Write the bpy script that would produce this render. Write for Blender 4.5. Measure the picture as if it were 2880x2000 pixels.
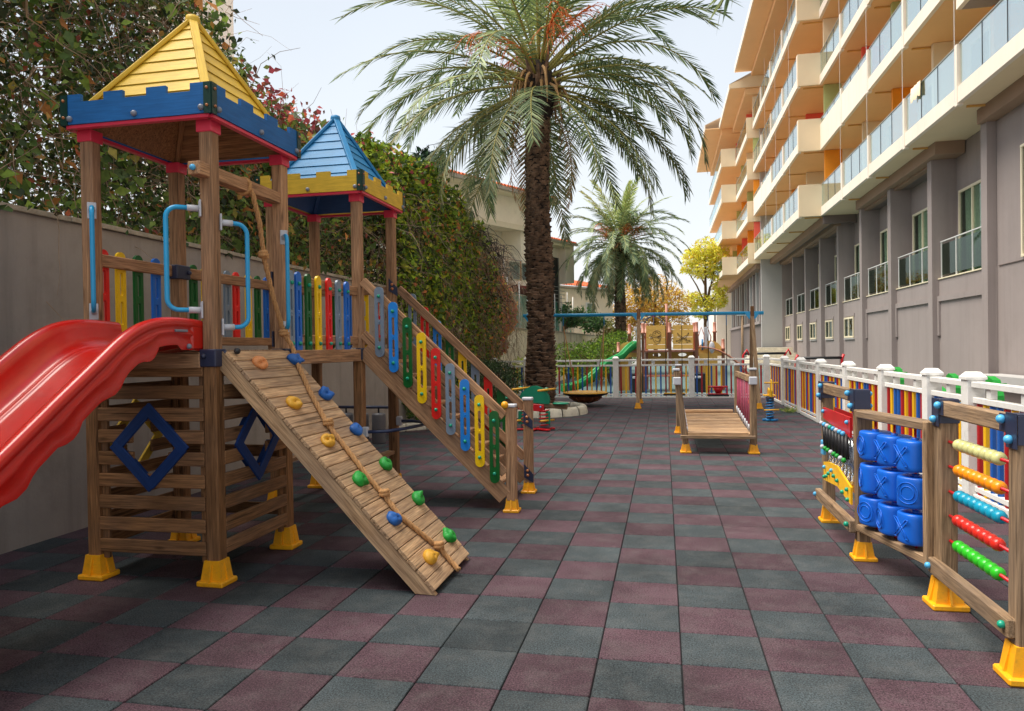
import bpy, math, random
import numpy as np
from mathutils import Vector, Matrix
from mathutils.geometry import tessellate_polygon

random.seed(7)
rng = np.random.default_rng(7)
scene = bpy.context.scene
C = scene.collection
for o in list(bpy.data.objects):
    bpy.data.objects.remove(o)

# ------------------------------------------------------------------ camera
cam_data = bpy.data.cameras.new('camera')
cam = bpy.data.objects.new('camera', cam_data)
C.objects.link(cam)
cam_data.sensor_width = 36.0
cam_data.lens = 36.0 * 2056.97 / 2880.0
cam_data.clip_start = 0.05
cam_data.clip_end = 3000.0
psi, pit, rol, CAM_H = 0.205083, -0.0104887, -0.0150220, 1.5243
r0 = Vector((math.cos(psi), math.sin(psi), 0)); f0 = Vector((-math.sin(psi), math.cos(psi), 0)); zz = Vector((0, 0, 1))
fw = f0 * math.cos(pit) + zz * math.sin(pit)
up2 = -f0 * math.sin(pit) + zz * math.cos(pit)
cxv = r0 * math.cos(rol) + up2 * math.sin(rol)
cyv = -r0 * math.sin(rol) + up2 * math.cos(rol)
mcam = Matrix((cxv, cyv, -fw)).transposed().to_4x4()
mcam.translation = (0, 0, CAM_H)
cam.matrix_world = mcam
scene.camera = cam
scene.render.resolution_x = 1024
scene.render.resolution_y = 711

# ------------------------------------------------------------------ world and sun (hazy, soft daylight)
world = bpy.data.worlds.new('World')
scene.world = world
world.use_nodes = True
nt = world.node_tree
nt.nodes.clear()
out = nt.nodes.new('ShaderNodeOutputWorld')
sky = nt.nodes.new('ShaderNodeTexSky')
sky.sky_type = 'NISHITA'
sky.sun_disc = False
SUN_EL, SUN_AZ = math.radians(64), math.radians(-100)     # azimuth measured from +Y towards +X
sky.sun_elevation = SUN_EL
sky.sun_rotation = SUN_AZ
sky.air_density = 1.2
sky.dust_density = 4.0
bg = nt.nodes.new('ShaderNodeBackground')
bg.inputs['Strength'].default_value = 0.055
nt.links.new(sky.outputs[0], bg.inputs[0])
# thin high cloud layer over the whole sky
tc = nt.nodes.new('ShaderNodeTexCoord')
sep = nt.nodes.new('ShaderNodeSeparateXYZ')
nt.links.new(tc.outputs['Generated'], sep.inputs[0])
ramp = nt.nodes.new('ShaderNodeValToRGB')
ramp.color_ramp.elements[0].position = 0.0
ramp.color_ramp.elements[0].color = (0.92, 0.90, 0.86, 1)
ramp.color_ramp.elements[1].position = 0.55
ramp.color_ramp.elements[1].color = (0.60, 0.66, 0.74, 1)
e = ramp.color_ramp.elements.new(0.16); e.color = (0.80, 0.84, 0.87, 1)
nt.links.new(sep.outputs['Z'], ramp.inputs[0])
nz = nt.nodes.new('ShaderNodeTexNoise'); nz.inputs['Scale'].default_value = 2.2; nz.inputs['Detail'].default_value = 5
nt.links.new(tc.outputs['Generated'], nz.inputs['Vector'])
mr = nt.nodes.new('ShaderNodeMapRange'); mr.inputs['From Min'].default_value = 0.35; mr.inputs['From Max'].default_value = 0.7
mr.inputs['To Min'].default_value = 0.67; mr.inputs['To Max'].default_value = 0.72
nt.links.new(nz.outputs[0], mr.inputs[0])
bg2 = nt.nodes.new('ShaderNodeBackground')
nt.links.new(ramp.outputs[0], bg2.inputs[0])
nt.links.new(mr.outputs[0], bg2.inputs[1])
mixw = nt.nodes.new('ShaderNodeMixShader'); mixw.inputs[0].default_value = 0.8
nt.links.new(bg.outputs[0], mixw.inputs[1]); nt.links.new(bg2.outputs[0], mixw.inputs[2])
nt.links.new(mixw.outputs[0], out.inputs[0])

sl = bpy.data.lights.new('sun', 'SUN')
sl.energy = 3.0
sl.angle = math.radians(40)
sl.color = (1.0, 0.93, 0.82)
so = bpy.data.objects.new('sun', sl)
C.objects.link(so)
sd = Vector((math.sin(SUN_AZ) * math.cos(SUN_EL), math.cos(SUN_AZ) * math.cos(SUN_EL), math.sin(SUN_EL)))
so.rotation_euler = sd.to_track_quat('Z', 'Y').to_euler()
so.location = (0, 0, 40)

scene.view_settings.view_transform = 'Standard'
scene.view_settings.look = 'None'
scene.view_settings.exposure = 1.03
scene.view_settings.gamma = 1.0
scene.view_settings.use_curve_mapping = False

# ------------------------------------------------------------------ materials
def s2l(c):
    return tuple(((v / 255.0) / 12.92 if v / 255.0 <= 0.04045 else (((v / 255.0) + 0.055) / 1.055) ** 2.4) for v in c)

def new_mat(name):
    m = bpy.data.materials.new(name); m.use_nodes = True
    n = m.node_tree; b = n.nodes['Principled BSDF']
    return m, n, b

def node(n, t, **kw):
    x = n.nodes.new(t)
    for k, v in kw.items():
        if k in x.inputs.keys(): x.inputs[k].default_value = v
        else: setattr(x, k, v)
    return x

def mixcol(n, fac, a, b, typ='MIX'):
    x = n.nodes.new('ShaderNodeMix'); x.data_type = 'RGBA'; x.blend_type = typ
    for s, v in ((0, fac), (6, a), (7, b)):
        if hasattr(v, 'node'): n.links.new(v, x.inputs[s])
        elif s == 0: x.inputs[0].default_value = v
        else: x.inputs[s].default_value = (*v[:3], 1)
    return x.outputs[2]

def maprange(n, src, a, b, c, d):
    x = n.nodes.new('ShaderNodeMapRange')
    x.inputs[1].default_value = a; x.inputs[2].default_value = b; x.inputs[3].default_value = c; x.inputs[4].default_value = d
    n.links.new(src, x.inputs[0]); return x.outputs[0]

def plain(name, col, rough=0.5, var=0.12, scale=6.0, bump=0.0, bscale=60.0, metal=0.0, spec=0.5, rnd=0.06, dirt=0.0, coat=0.0, linear=False, trans=0.0, streak=0.0):
    """paint, plaster, plastic: base colour with soft blotches, per-object tint, fine bump, optional dirt"""
    m, n, b = new_mat(name)
    c = col if linear else s2l(col)
    g = node(n, 'ShaderNodeNewGeometry')
    no = node(n, 'ShaderNodeTexNoise', Scale=scale, Detail=6.0, Roughness=0.6)
    n.links.new(g.outputs['Position'], no.inputs['Vector'])
    f = maprange(n, no.outputs[0], 0.3, 0.7, 0.0, 1.0)
    dark = tuple(v * (1 - var) for v in c); lite = tuple(min(1, v * (1 + var)) for v in c)
    colr = mixcol(n, f, dark, lite)
    if rnd:
        oi = node(n, 'ShaderNodeObjectInfo')
        r = maprange(n, oi.outputs['Random'], 0, 1, 1 - rnd, 1 + rnd)
        vm = node(n, 'ShaderNodeVectorMath', operation='SCALE')
        n.links.new(colr, vm.inputs[0]); n.links.new(r, vm.inputs['Scale'])
        colr = vm.outputs[0]
    if dirt:
        n2 = node(n, 'ShaderNodeTexNoise', Scale=scale * 3.1, Detail=8.0, Roughness=0.7)
        n.links.new(g.outputs['Position'], n2.inputs['Vector'])
        f2 = maprange(n, n2.outputs[0], 0.52, 0.75, 0.0, dirt)
        colr = mixcol(n, f2, colr, (0.12, 0.10, 0.075))
    if streak:
        mps = node(n, 'ShaderNodeMapping'); mps.inputs['Scale'].default_value = (2.6, 2.6, .16)
        n.links.new(g.outputs['Position'], mps.inputs[0])
        ns = node(n, 'ShaderNodeTexNoise', Scale=1.6, Detail=7.0, Roughness=0.65); n.links.new(mps.outputs[0], ns.inputs['Vector'])
        colr = mixcol(n, maprange(n, ns.outputs[0], 0.48, 0.74, 0.0, streak), colr, tuple(v * .45 for v in c))
        nb = node(n, 'ShaderNodeTexNoise', Scale=0.7, Detail=9.0, Roughness=0.7, Distortion=0.8); n.links.new(g.outputs['Position'], nb.inputs['Vector'])
        colr = mixcol(n, maprange(n, nb.outputs[0], 0.50, 0.72, 0.0, streak * .8), colr, tuple(min(1, v * 1.35) for v in c))
    n.links.new(colr, b.inputs['Base Color'])
    b.inputs['Roughness'].default_value = rough
    b.inputs['Metallic'].default_value = metal
    b.inputs['Specular IOR Level'].default_value = spec
    b.inputs['Coat Weight'].default_value = coat
    b.inputs['Coat Roughness'].default_value = 0.15
    if trans:
        b.inputs['Transmission Weight'].default_value = trans
    if bump:
        n3 = node(n, 'ShaderNodeTexNoise', Scale=bscale, Detail=4.0, Roughness=0.6)
        n.links.new(g.outputs['Position'], n3.inputs['Vector'])
        bp = node(n, 'ShaderNodeBump', Strength=1.0, Distance=bump)
        n.links.new(n3.outputs[0], bp.inputs['Height'])
        n.links.new(bp.outputs[0], b.inputs['Normal'])
    return m

def wood(name, base, dark, rough=0.72, grain=1.0, weather=0.0):
    """timber: object X is along the grain"""
    m, n, b = new_mat(name)
    tcn = node(n, 'ShaderNodeTexCoord'); oi = node(n, 'ShaderNodeObjectInfo')
    off = node(n, 'ShaderNodeVectorMath', operation='SCALE'); 
    comb = node(n, 'ShaderNodeCombineXYZ')
    for i in range(3): n.links.new(oi.outputs['Random'], comb.inputs[i])
    off.inputs['Scale'].default_value = 37.0
    n.links.new(comb.outputs[0], off.inputs[0])
    add = node(n, 'ShaderNodeVectorMath', operation='ADD')
    n.links.new(tcn.outputs['Object'], add.inputs[0]); n.links.new(off.outputs[0], add.inputs[1])
    mp = node(n, 'ShaderNodeMapping'); mp.inputs['Scale'].default_value = (1.1, 16, 16)
    n.links.new(add.outputs[0], mp.inputs[0])
    n1 = node(n, 'ShaderNodeTexNoise', Scale=3.2, Detail=7.0, Roughness=0.62, Distortion=0.6)
    n.links.new(mp.outputs[0], n1.inputs['Vector'])
    mp2 = node(n, 'ShaderNodeMapping'); mp2.inputs['Scale'].default_value = (2.2, 60, 60)
    n.links.new(add.outputs[0], mp2.inputs[0])
    n2 = node(n, 'ShaderNodeTexNoise', Scale=2.5, Detail=3.0, Roughness=0.5)
    n.links.new(mp2.outputs[0], n2.inputs['Vector'])
    n3 = node(n, 'ShaderNodeTexNoise', Scale=2.3, Detail=3.0, Roughness=0.5)
    n.links.new(add.outputs[0], n3.inputs['Vector'])
    f1 = maprange(n, n1.outputs[0], 0.34, 0.66, 0, 1)
    col = mixcol(n, f1, s2l(dark), s2l(base))
    f2 = maprange(n, n2.outputs[0], 0.35, 0.6, 0.62, 1.08)
    vm = node(n, 'ShaderNodeVectorMath', operation='SCALE'); n.links.new(col, vm.inputs[0]); n.links.new(f2, vm.inputs['Scale'])
    r = maprange(n, oi.outputs['Random'], 0, 1, 0.76, 1.16)
    vm2 = node(n, 'ShaderNodeVectorMath', operation='SCALE'); n.links.new(vm.outputs[0], vm2.inputs[0]); n.links.new(r, vm2.inputs['Scale'])
    f3 = maprange(n, n3.outputs[0], 0.40, 0.72, 0.0, 0.35 + weather)
    grey = tuple(0.55 * v + 0.07 for v in s2l(dark))
    col = mixcol(n, f3, vm2.outputs[0], grey)
    # knots
    mk = node(n, 'ShaderNodeMapping'); mk.inputs['Scale'].default_value = (2.2, 7, 7)
    n.links.new(add.outputs[0], mk.inputs[0])
    vo = node(n, 'ShaderNodeTexVoronoi', Scale=1.1); n.links.new(mk.outputs[0], vo.inputs['Vector'])
    fk = maprange(n, vo.outputs['Distance'], 0.03, 0.13, 0.75, 0.0)
    col = mixcol(n, fk, col, tuple(v * 0.28 for v in s2l(dark)))
    mc = node(n, 'ShaderNodeMapping'); mc.inputs['Scale'].default_value = (0.9, 34, 34); n.links.new(add.outputs[0], mc.inputs[0])
    nc = node(n, 'ShaderNodeTexNoise', Scale=1.7, Detail=2.0, Roughness=0.4); n.links.new(mc.outputs[0], nc.inputs['Vector'])
    col = mixcol(n, maprange(n, nc.outputs[0], 0.655, 0.70, 0.0, 0.7), col, tuple(v * 0.22 for v in s2l(dark)))
    n.links.new(col, b.inputs['Base Color'])
    b.inputs['Roughness'].default_value = rough
    b.inputs['Specular IOR Level'].default_value = 0.3
    bp = node(n, 'ShaderNodeBump', Strength=0.9 * grain, Distance=0.003)
    n.links.new(n1.outputs[0], bp.inputs['Height']); n.links.new(bp.outputs[0], b.inputs['Normal'])
    return m

def paintwood(name, col, rough=0.55):
    """painted board: colour coat with faint grain showing through, object X along the grain"""
    m, n, b = new_mat(name)
    tcn = node(n, 'ShaderNodeTexCoord'); oi = node(n, 'ShaderNodeObjectInfo')
    mp = node(n, 'ShaderNodeMapping'); mp.inputs['Scale'].default_value = (2.0, 30, 30)
    comb = node(n, 'ShaderNodeCombineXYZ')
    for i in range(3): n.links.new(oi.outputs['Random'], comb.inputs[i])
    n.links.new(comb.outputs[0], mp.inputs['Location']); n.links.new(tcn.outputs['Object'], mp.inputs[0])
    n1 = node(n, 'ShaderNodeTexNoise', Scale=3.0, Detail=6.0, Roughness=0.6, Distortion=0.4); n.links.new(mp.outputs[0], n1.inputs['Vector'])
    n2 = node(n, 'ShaderNodeTexNoise', Scale=4.0, Detail=4.0); n.links.new(tcn.outputs['Object'], n2.inputs['Vector'])
    c = s2l(col); f = maprange(n, n1.outputs[0], 0.3, 0.62, 0, 1)
    colr = mixcol(n, f, tuple(v * .80 for v in c), tuple(min(1, v * 1.06 + .004) for v in c))
    f2 = maprange(n, n2.outputs[0], 0.35, 0.65, 0.9, 1.08)
    vm = node(n, 'ShaderNodeVectorMath', operation='SCALE'); n.links.new(colr, vm.inputs[0]); n.links.new(f2, vm.inputs['Scale'])
    n.links.new(vm.outputs[0], b.inputs['Base Color']); b.inputs['Roughness'].default_value = rough; b.inputs['Specular IOR Level'].default_value = 0.35
    bp = node(n, 'ShaderNodeBump', Strength=0.35, Distance=0.0012); n.links.new(n1.outputs[0], bp.inputs['Height']); n.links.new(bp.outputs[0], b.inputs['Normal'])
    return m

def leafmat(name, rough=0.5, transl=0.25):
    m, n, b = new_mat(name)
    at = node(n, 'ShaderNodeAttribute', attribute_name='Col')
    g = node(n, 'ShaderNodeNewGeometry')
    no = node(n, 'ShaderNodeTexNoise', Scale=25.0, Detail=3.0)
    n.links.new(g.outputs['Position'], no.inputs['Vector'])
    f = maprange(n, no.outputs[0], 0.3, 0.7, 0.8, 1.2)
    vm = node(n, 'ShaderNodeVectorMath', operation='SCALE'); n.links.new(at.outputs['Color'], vm.inputs[0]); n.links.new(f, vm.inputs['Scale'])
    n.links.new(vm.outputs[0], b.inputs['Base Color'])
    b.inputs['Roughness'].default_value = rough
    b.inputs['Specular IOR Level'].default_value = 0.35
    tr = node(n, 'ShaderNodeBsdfTranslucent'); n.links.new(vm.outputs[0], tr.inputs[0])
    mx = node(n, 'ShaderNodeMixShader'); mx.inputs[0].default_value = transl
    o = n.nodes['Material Output']
    n.links.new(b.outputs[0], mx.inputs[1]); n.links.new(tr.outputs[0], mx.inputs[2]); n.links.new(mx.outputs[0], o.inputs[0])
    return m

def glassmat(name, tint=(0.75, 0.9, 0.92), refl=0.45, rough=0.02, reflcol=(0.85, 0.93, 0.97)):
    m, n, b = new_mat(name)
    n.nodes.remove(b)
    tr = node(n, 'ShaderNodeBsdfTransparent'); tr.inputs[0].default_value = (*tint, 1)
    gl = node(n, 'ShaderNodeBsdfGlossy'); gl.inputs[0].default_value = (*reflcol, 1); gl.inputs['Roughness'].default_value = rough
    mx = node(n, 'ShaderNodeMixShader'); mx.inputs[0].default_value = refl
    n.links.new(tr.outputs[0], mx.inputs[1]); n.links.new(gl.outputs[0], mx.inputs[2])
    n.links.new(mx.outputs[0], n.nodes['Material Output'].inputs[0])
    return m

def rubber(name, col):
    m, n, b = new_mat(name)
    g = node(n, 'ShaderNodeNewGeometry'); oi = node(n, 'ShaderNodeObjectInfo')
    fine = node(n, 'ShaderNodeTexNoise', Scale=120.0, Detail=4.0, Roughness=0.85)
    big = node(n, 'ShaderNodeTexNoise', Scale=1.7, Detail=5.0, Roughness=0.6)
    mid = node(n, 'ShaderNodeTexNoise', Scale=5.0, Detail=7.0, Roughness=0.75, Distortion=0.2)
    for t in (fine, big, mid): n.links.new(g.outputs['Position'], t.inputs['Vector'])
    c = s2l(col)
    f = maprange(n, fine.outputs[0], 0.38, 0.66, 0.15, 2.1)
    v1 = node(n, 'ShaderNodeVectorMath', operation='SCALE'); v1.inputs[0].default_value = c; n.links.new(f, v1.inputs['Scale'])
    f2 = maprange(n, big.outputs[0], 0.3, 0.7, 0.68, 1.34)
    v2 = node(n, 'ShaderNodeVectorMath', operation='SCALE'); n.links.new(v1.outputs[0], v2.inputs[0]); n.links.new(f2, v2.inputs['Scale'])
    r = maprange(n, oi.outputs['Random'], 0, 1, 0.74, 1.22)
    v3 = node(n, 'ShaderNodeVectorMath', operation='SCALE'); n.links.new(v2.outputs[0], v3.inputs[0]); n.links.new(r, v3.inputs['Scale'])
    f4 = maprange(n, mid.outputs[0], 0.46, 0.76, 0.0, 0.24)
    col2 = mixcol(n, f4, v3.outputs[0], (0.19, 0.18, 0.17))
    n.links.new(col2, b.inputs['Base Color'])
    b.inputs['Roughness'].default_value = 0.85
    b.inputs['Specular IOR Level'].default_value = 0.25
    bp = node(n, 'ShaderNodeBump', Strength=0.6, Distance=0.002)
    n.links.new(fine.outputs[0], bp.inputs['Height']); n.links.new(bp.outputs[0], b.inputs['Normal'])
    return m

M = {}
M['tile_red'] = rubber('maroon_rubber', (74, 55, 62))
M['tile_grey'] = rubber('grey_rubber', (56, 63, 66))
M['joint'] = plain('dark_joint', (26, 26, 28), 0.9)
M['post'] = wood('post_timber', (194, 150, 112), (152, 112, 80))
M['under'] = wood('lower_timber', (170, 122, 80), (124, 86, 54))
M['ramp'] = wood('ramp_timber', (208, 172, 132), (160, 124, 90), weather=0.3)
M['greywood'] = wood('weathered_timber', (176, 146, 114), (126, 100, 74), weather=0.2)
M['yellow_paint'] = paintwood('yellow_painted_board', (212, 174, 54))
M['blue_paint'] = paintwood('blue_painted_board', (24, 98, 164))
M['cyan_paint'] = paintwood('light_blue_painted_board', (32, 122, 176))
M['navy_paint'] = paintwood('navy_painted_board', (20, 58, 120))
M['blue_ceiling'] = paintwood('blue_grey_board', (46, 84, 138))
M['pink'] = plain('pink_metal', (226, 58, 86), 0.35, 0.05)
M['slide'] = plain('red_moulded_plastic', (190, 26, 17), 0.27, 0.12, 5, coat=0.2, rnd=0, dirt=.10)
PL = dict(red=(222, 32, 24), yellow=(246, 200, 10), green=(6, 92, 34), blue=(22, 104, 200), grey=(122, 138, 156), lightblue=(30, 130, 218))
for k, v in PL.items():
    M['p_' + k] = plain('%s_plastic' % k, v, 0.32, 0.05, 8, rnd=0.05)
M['foot'] = plain('yellow_moulded_foot', (246, 172, 18), 0.42, 0.08, 20, bump=0.0006, dirt=0.35)
M['navy'] = plain('navy_metal_bracket', (44, 50, 74), 0.4, 0.1)
M['darkgreen'] = plain('dark_green_bracket', (8, 52, 44), 0.4, 0.1)
M['bolt'] = plain('copper_bolt_head', (176, 110, 66), 0.35, 0.1)
M['bolt_grey'] = plain('grey_bolt_cap', (120, 126, 140), 0.35, 0.1)
M['knob_g'] = plain('green_blue_knob', (20, 150, 120), 0.3, 0.4, 40)
M['knob_b'] = plain('light_blue_knob', (80, 170, 220), 0.3, 0.2, 40)
M['tube'] = plain('sky_blue_tube', (36, 158, 214), 0.28, 0.05)
M['bracket'] = plain('pale_grey_clamp', (190, 192, 200), 0.45, 0.1)
M['rope'] = plain('hemp_rope', (190, 142, 92), 0.85, 0.25, 90, bump=0.002, bscale=200)
M['hold_y'] = plain('yellow_resin_hold', (216, 160, 44), 0.5, 0.15, 30, bump=0.003, bscale=60)
M['hold_o'] = plain('orange_resin_hold', (216, 140, 84), 0.5, 0.15, 30, bump=0.003, bscale=60)
M['hold_b'] = plain('blue_resin_hold', (22, 92, 170), 0.5, 0.15, 30, bump=0.003, bscale=60)
M['hold_g'] = plain('green_resin_hold', (22, 148, 50), 0.5, 0.15, 30, bump=0.003, bscale=60)
M['plaster'] = plain('grey_plaster', (160, 150, 142), 0.9, 0.12, 0.9, bump=0.004, bscale=18, dirt=0.25, rnd=0, streak=.5)
M['cope'] = plain('wall_coping', (172, 160, 142), 0.9, 0.2, 8, bump=0.004, bscale=40, dirt=0.5)
M['cream'] = plain('cream_render', (240, 230, 208), 0.85, 0.06, 1.2, bump=0.002, bscale=30, dirt=0.12, rnd=0)
M['cream2'] = plain('retaining_wall_render', (228, 216, 192), 0.9, 0.1, 0.8, bump=0.003, bscale=20, dirt=0.3, rnd=0, streak=.35)
M['rooftile'] = plain('terracotta_tile', (214, 104, 58), 0.8, 0.3, 6, bump=0.004, dirt=0.3)
M['h_white'] = plain('white_render', (238, 226, 210), 0.8, 0.04, 0.8, rnd=0.01, dirt=0.06, streak=.12)
M['h_side'] = plain('beige_render', (230, 210, 176), 0.8, 0.04, 0.8, rnd=0.01)
M['h_soffit'] = plain('peach_soffit_with_bounce', (238, 194, 142), 0.85, 0.04, 0.6, rnd=0.01)  # beige-peach plaster, with the warm bounced light put into its colour
M['h_grey'] = plain('mauve_grey_render', (150, 139, 136), 0.85, 0.05, 0.5, bump=0.002, bscale=25, rnd=0.0, dirt=0.10, streak=.22)
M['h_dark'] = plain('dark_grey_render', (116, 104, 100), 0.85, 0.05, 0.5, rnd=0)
M['h_light'] = plain('light_grey_render', (176, 174, 172), 0.85, 0.05, 0.5, rnd=0)
M['cornice'] = plain('brown_grey_cornice', (150, 124, 104), 0.8, 0.05, 1)
M['frame_cream'] = plain('cream_window_frame', (232, 220, 190), 0.5, 0.03)
M['white_metal'] = plain('white_metal', (222, 222, 220), 0.4, 0.03)
M['steel'] = plain('brushed_steel', (170, 168, 160), 0.35, 0.05, metal=0.6)
M['glass_b'] = glassmat('balcony_glass', (0.72, 0.88, 0.90), 0.55, 0.06, (0.95, 1.0, 1.0))
M['glass_d'] = glassmat('dark_glass', (0.42, 0.52, 0.46), 0.16, 0.03, (0.6, 0.68, 0.66))
M['glass_w'] = glassmat('window_glass', (0.66, 0.74, 0.68), 0.14, 0.01, (0.85, 0.9, 0.88))
M['room'] = plain('dark_room', (44, 44, 42), 0.9)
M['curtain'] = plain('curtain_cloth', (228, 232, 220), 0.9, 0.2, 12)
M['accent_o'] = plain('orange_partition_paint', (240, 150, 30), 0.7, 0.04)
M['accent_r'] = plain('coral_partition_paint', (232, 96, 78), 0.7, 0.04)
M['accent_g'] = plain('pistachio_partition_paint', (176, 186, 120), 0.7, 0.04)
M['pipe'] = plain('ochre_pipe', (210, 160, 84), 0.6, 0.05)
M['fence_w'] = plain('white_painted_wood', (234, 232, 228), 0.5, 0.04, 5, bump=0.001, dirt=0.22)
M['fence_y'] = plain('yellow_rod_paint', (244, 186, 24), 0.4, 0.06)
M['fence_r'] = plain('red_rod_paint', (176, 28, 34), 0.4, 0.06)
M['fence_b'] = plain('blue_rod_paint', (30, 92, 176), 0.4, 0.06)
M['curb'] = plain('kerb_stone', (206, 198, 180), 0.85, 0.15, 4, bump=0.006, bscale=30, dirt=0.4)
M['soil'] = plain('dry_soil', (120, 96, 70), 0.95, 0.3, 10, bump=0.01, bscale=30)
M['concrete'] = plain('grey_paving', (134, 134, 130), 0.9, 0.12, 1.5, bump=0.002)
M['teal'] = plain('teal_rubber_floor', (84, 108, 108), 0.9, 0.08, 2)
M['brownpost'] = plain('brown_plastic_post', (178, 118, 98), 0.45, 0.08)
M['tanboard'] = plain('tan_plastic_board', (224, 178, 92), 0.5, 0.07, 5)
M['engrave'] = plain('dark_engraving', (84, 62, 36), 0.8)
M['greenslide'] = plain('green_slide_plastic', (10, 128, 62), 0.3, 0.1, 3)
M['blueplastic'] = plain('blue_game_block', (16, 98, 206), 0.38, 0.05, 6)
M['bead0'] = plain('cream_bead', (206, 204, 140), 0.3, 0.05)
M['bead1'] = plain('orange_bead', (238, 140, 20), 0.28, 0.05)
M['bead2'] = plain('turquoise_bead', (16, 144, 176), 0.28, 0.05)
M['bead3'] = plain('red_bead', (204, 42, 30), 0.28, 0.05)
M['bead4'] = plain('green_bead', (46, 180, 36), 0.28, 0.05)
M['black'] = plain('black_rubber', (30, 30, 34), 0.5, 0.1)
M['greybin'] = plain('grey_bin_plastic', (98, 98, 104), 0.45, 0.08)
M['clear'] = glassmat('clear_tube', (0.72, 0.75, 0.8), 0.25, 0.05)
def netmat(name, col, dens):
    m, n, b = new_mat(name); n.nodes.remove(b)
    tr = node(n, 'ShaderNodeBsdfTransparent'); df = node(n, 'ShaderNodeBsdfDiffuse'); df.inputs[0].default_value = (*s2l(col), 1)
    g = node(n, 'ShaderNodeNewGeometry'); no = node(n, 'ShaderNodeTexNoise', Scale=1.8, Detail=4.0); n.links.new(g.outputs['Position'], no.inputs['Vector'])
    f = maprange(n, no.outputs[0], 0.3, 0.7, dens * .6, min(1, dens * 1.35))
    mx = node(n, 'ShaderNodeMixShader'); n.links.new(f, mx.inputs[0]); n.links.new(tr.outputs[0], mx.inputs[1]); n.links.new(df.outputs[0], mx.inputs[2])
    n.links.new(mx.outputs[0], n.nodes['Material Output'].inputs[0]); return m
M['mesh_green'] = netmat('green_netting', (96, 160, 146), .55)
M['bark'] = plain('palm_boot_bark', (112, 88, 70), 0.95, 0.8, 5, bump=0.012, bscale=40, rnd=0)
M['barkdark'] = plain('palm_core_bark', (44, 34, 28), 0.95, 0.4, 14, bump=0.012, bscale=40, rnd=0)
M['barktree'] = plain('tree_bark', (110, 84, 60), 0.95, 0.4, 10, bump=0.01)
M['twig'] = plain('bare_twig', (158, 134, 112), 0.9, 0.3, 6, rnd=0)
M['rachis'] = plain('frond_stalk', (150, 142, 72), 0.6, 0.2, 4)
M['fruit'] = plain('orange_fruit_stalk', (216, 108, 44), 0.6, 0.25, 9)
M['deadleaf'] = plain('dry_leaf_sheath', (176, 138, 92), 0.9, 0.3, 9)
M['leaf'] = leafmat('leaf_surface')
M['leafgloss'] = leafmat('glossy_leaf_surface', 0.35, 0.1)
M['brownroof'] = plain('maroon_awning', (110, 36, 34), 0.7, 0.2)
M['brown_hold'] = plain('blue_grip', (50, 62, 96), 0.35, 0.1)
M['nestbelly'] = plain('rust_brown_moulding', (120, 66, 36), 0.5, 0.3, 8)
M['seesawgreen'] = plain('green_seesaw_board', (16, 128, 96), 0.4, 0.06)
M['redmetal'] = plain('red_metal', (198, 26, 36), 0.35, 0.08)
M['purple_rope'] = plain('maroon_rope', (158, 62, 88), 0.7, 0.15, 30)
M['springblue'] = plain('blue_spring_metal', (28, 116, 176), 0.35, 0.1)

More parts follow.
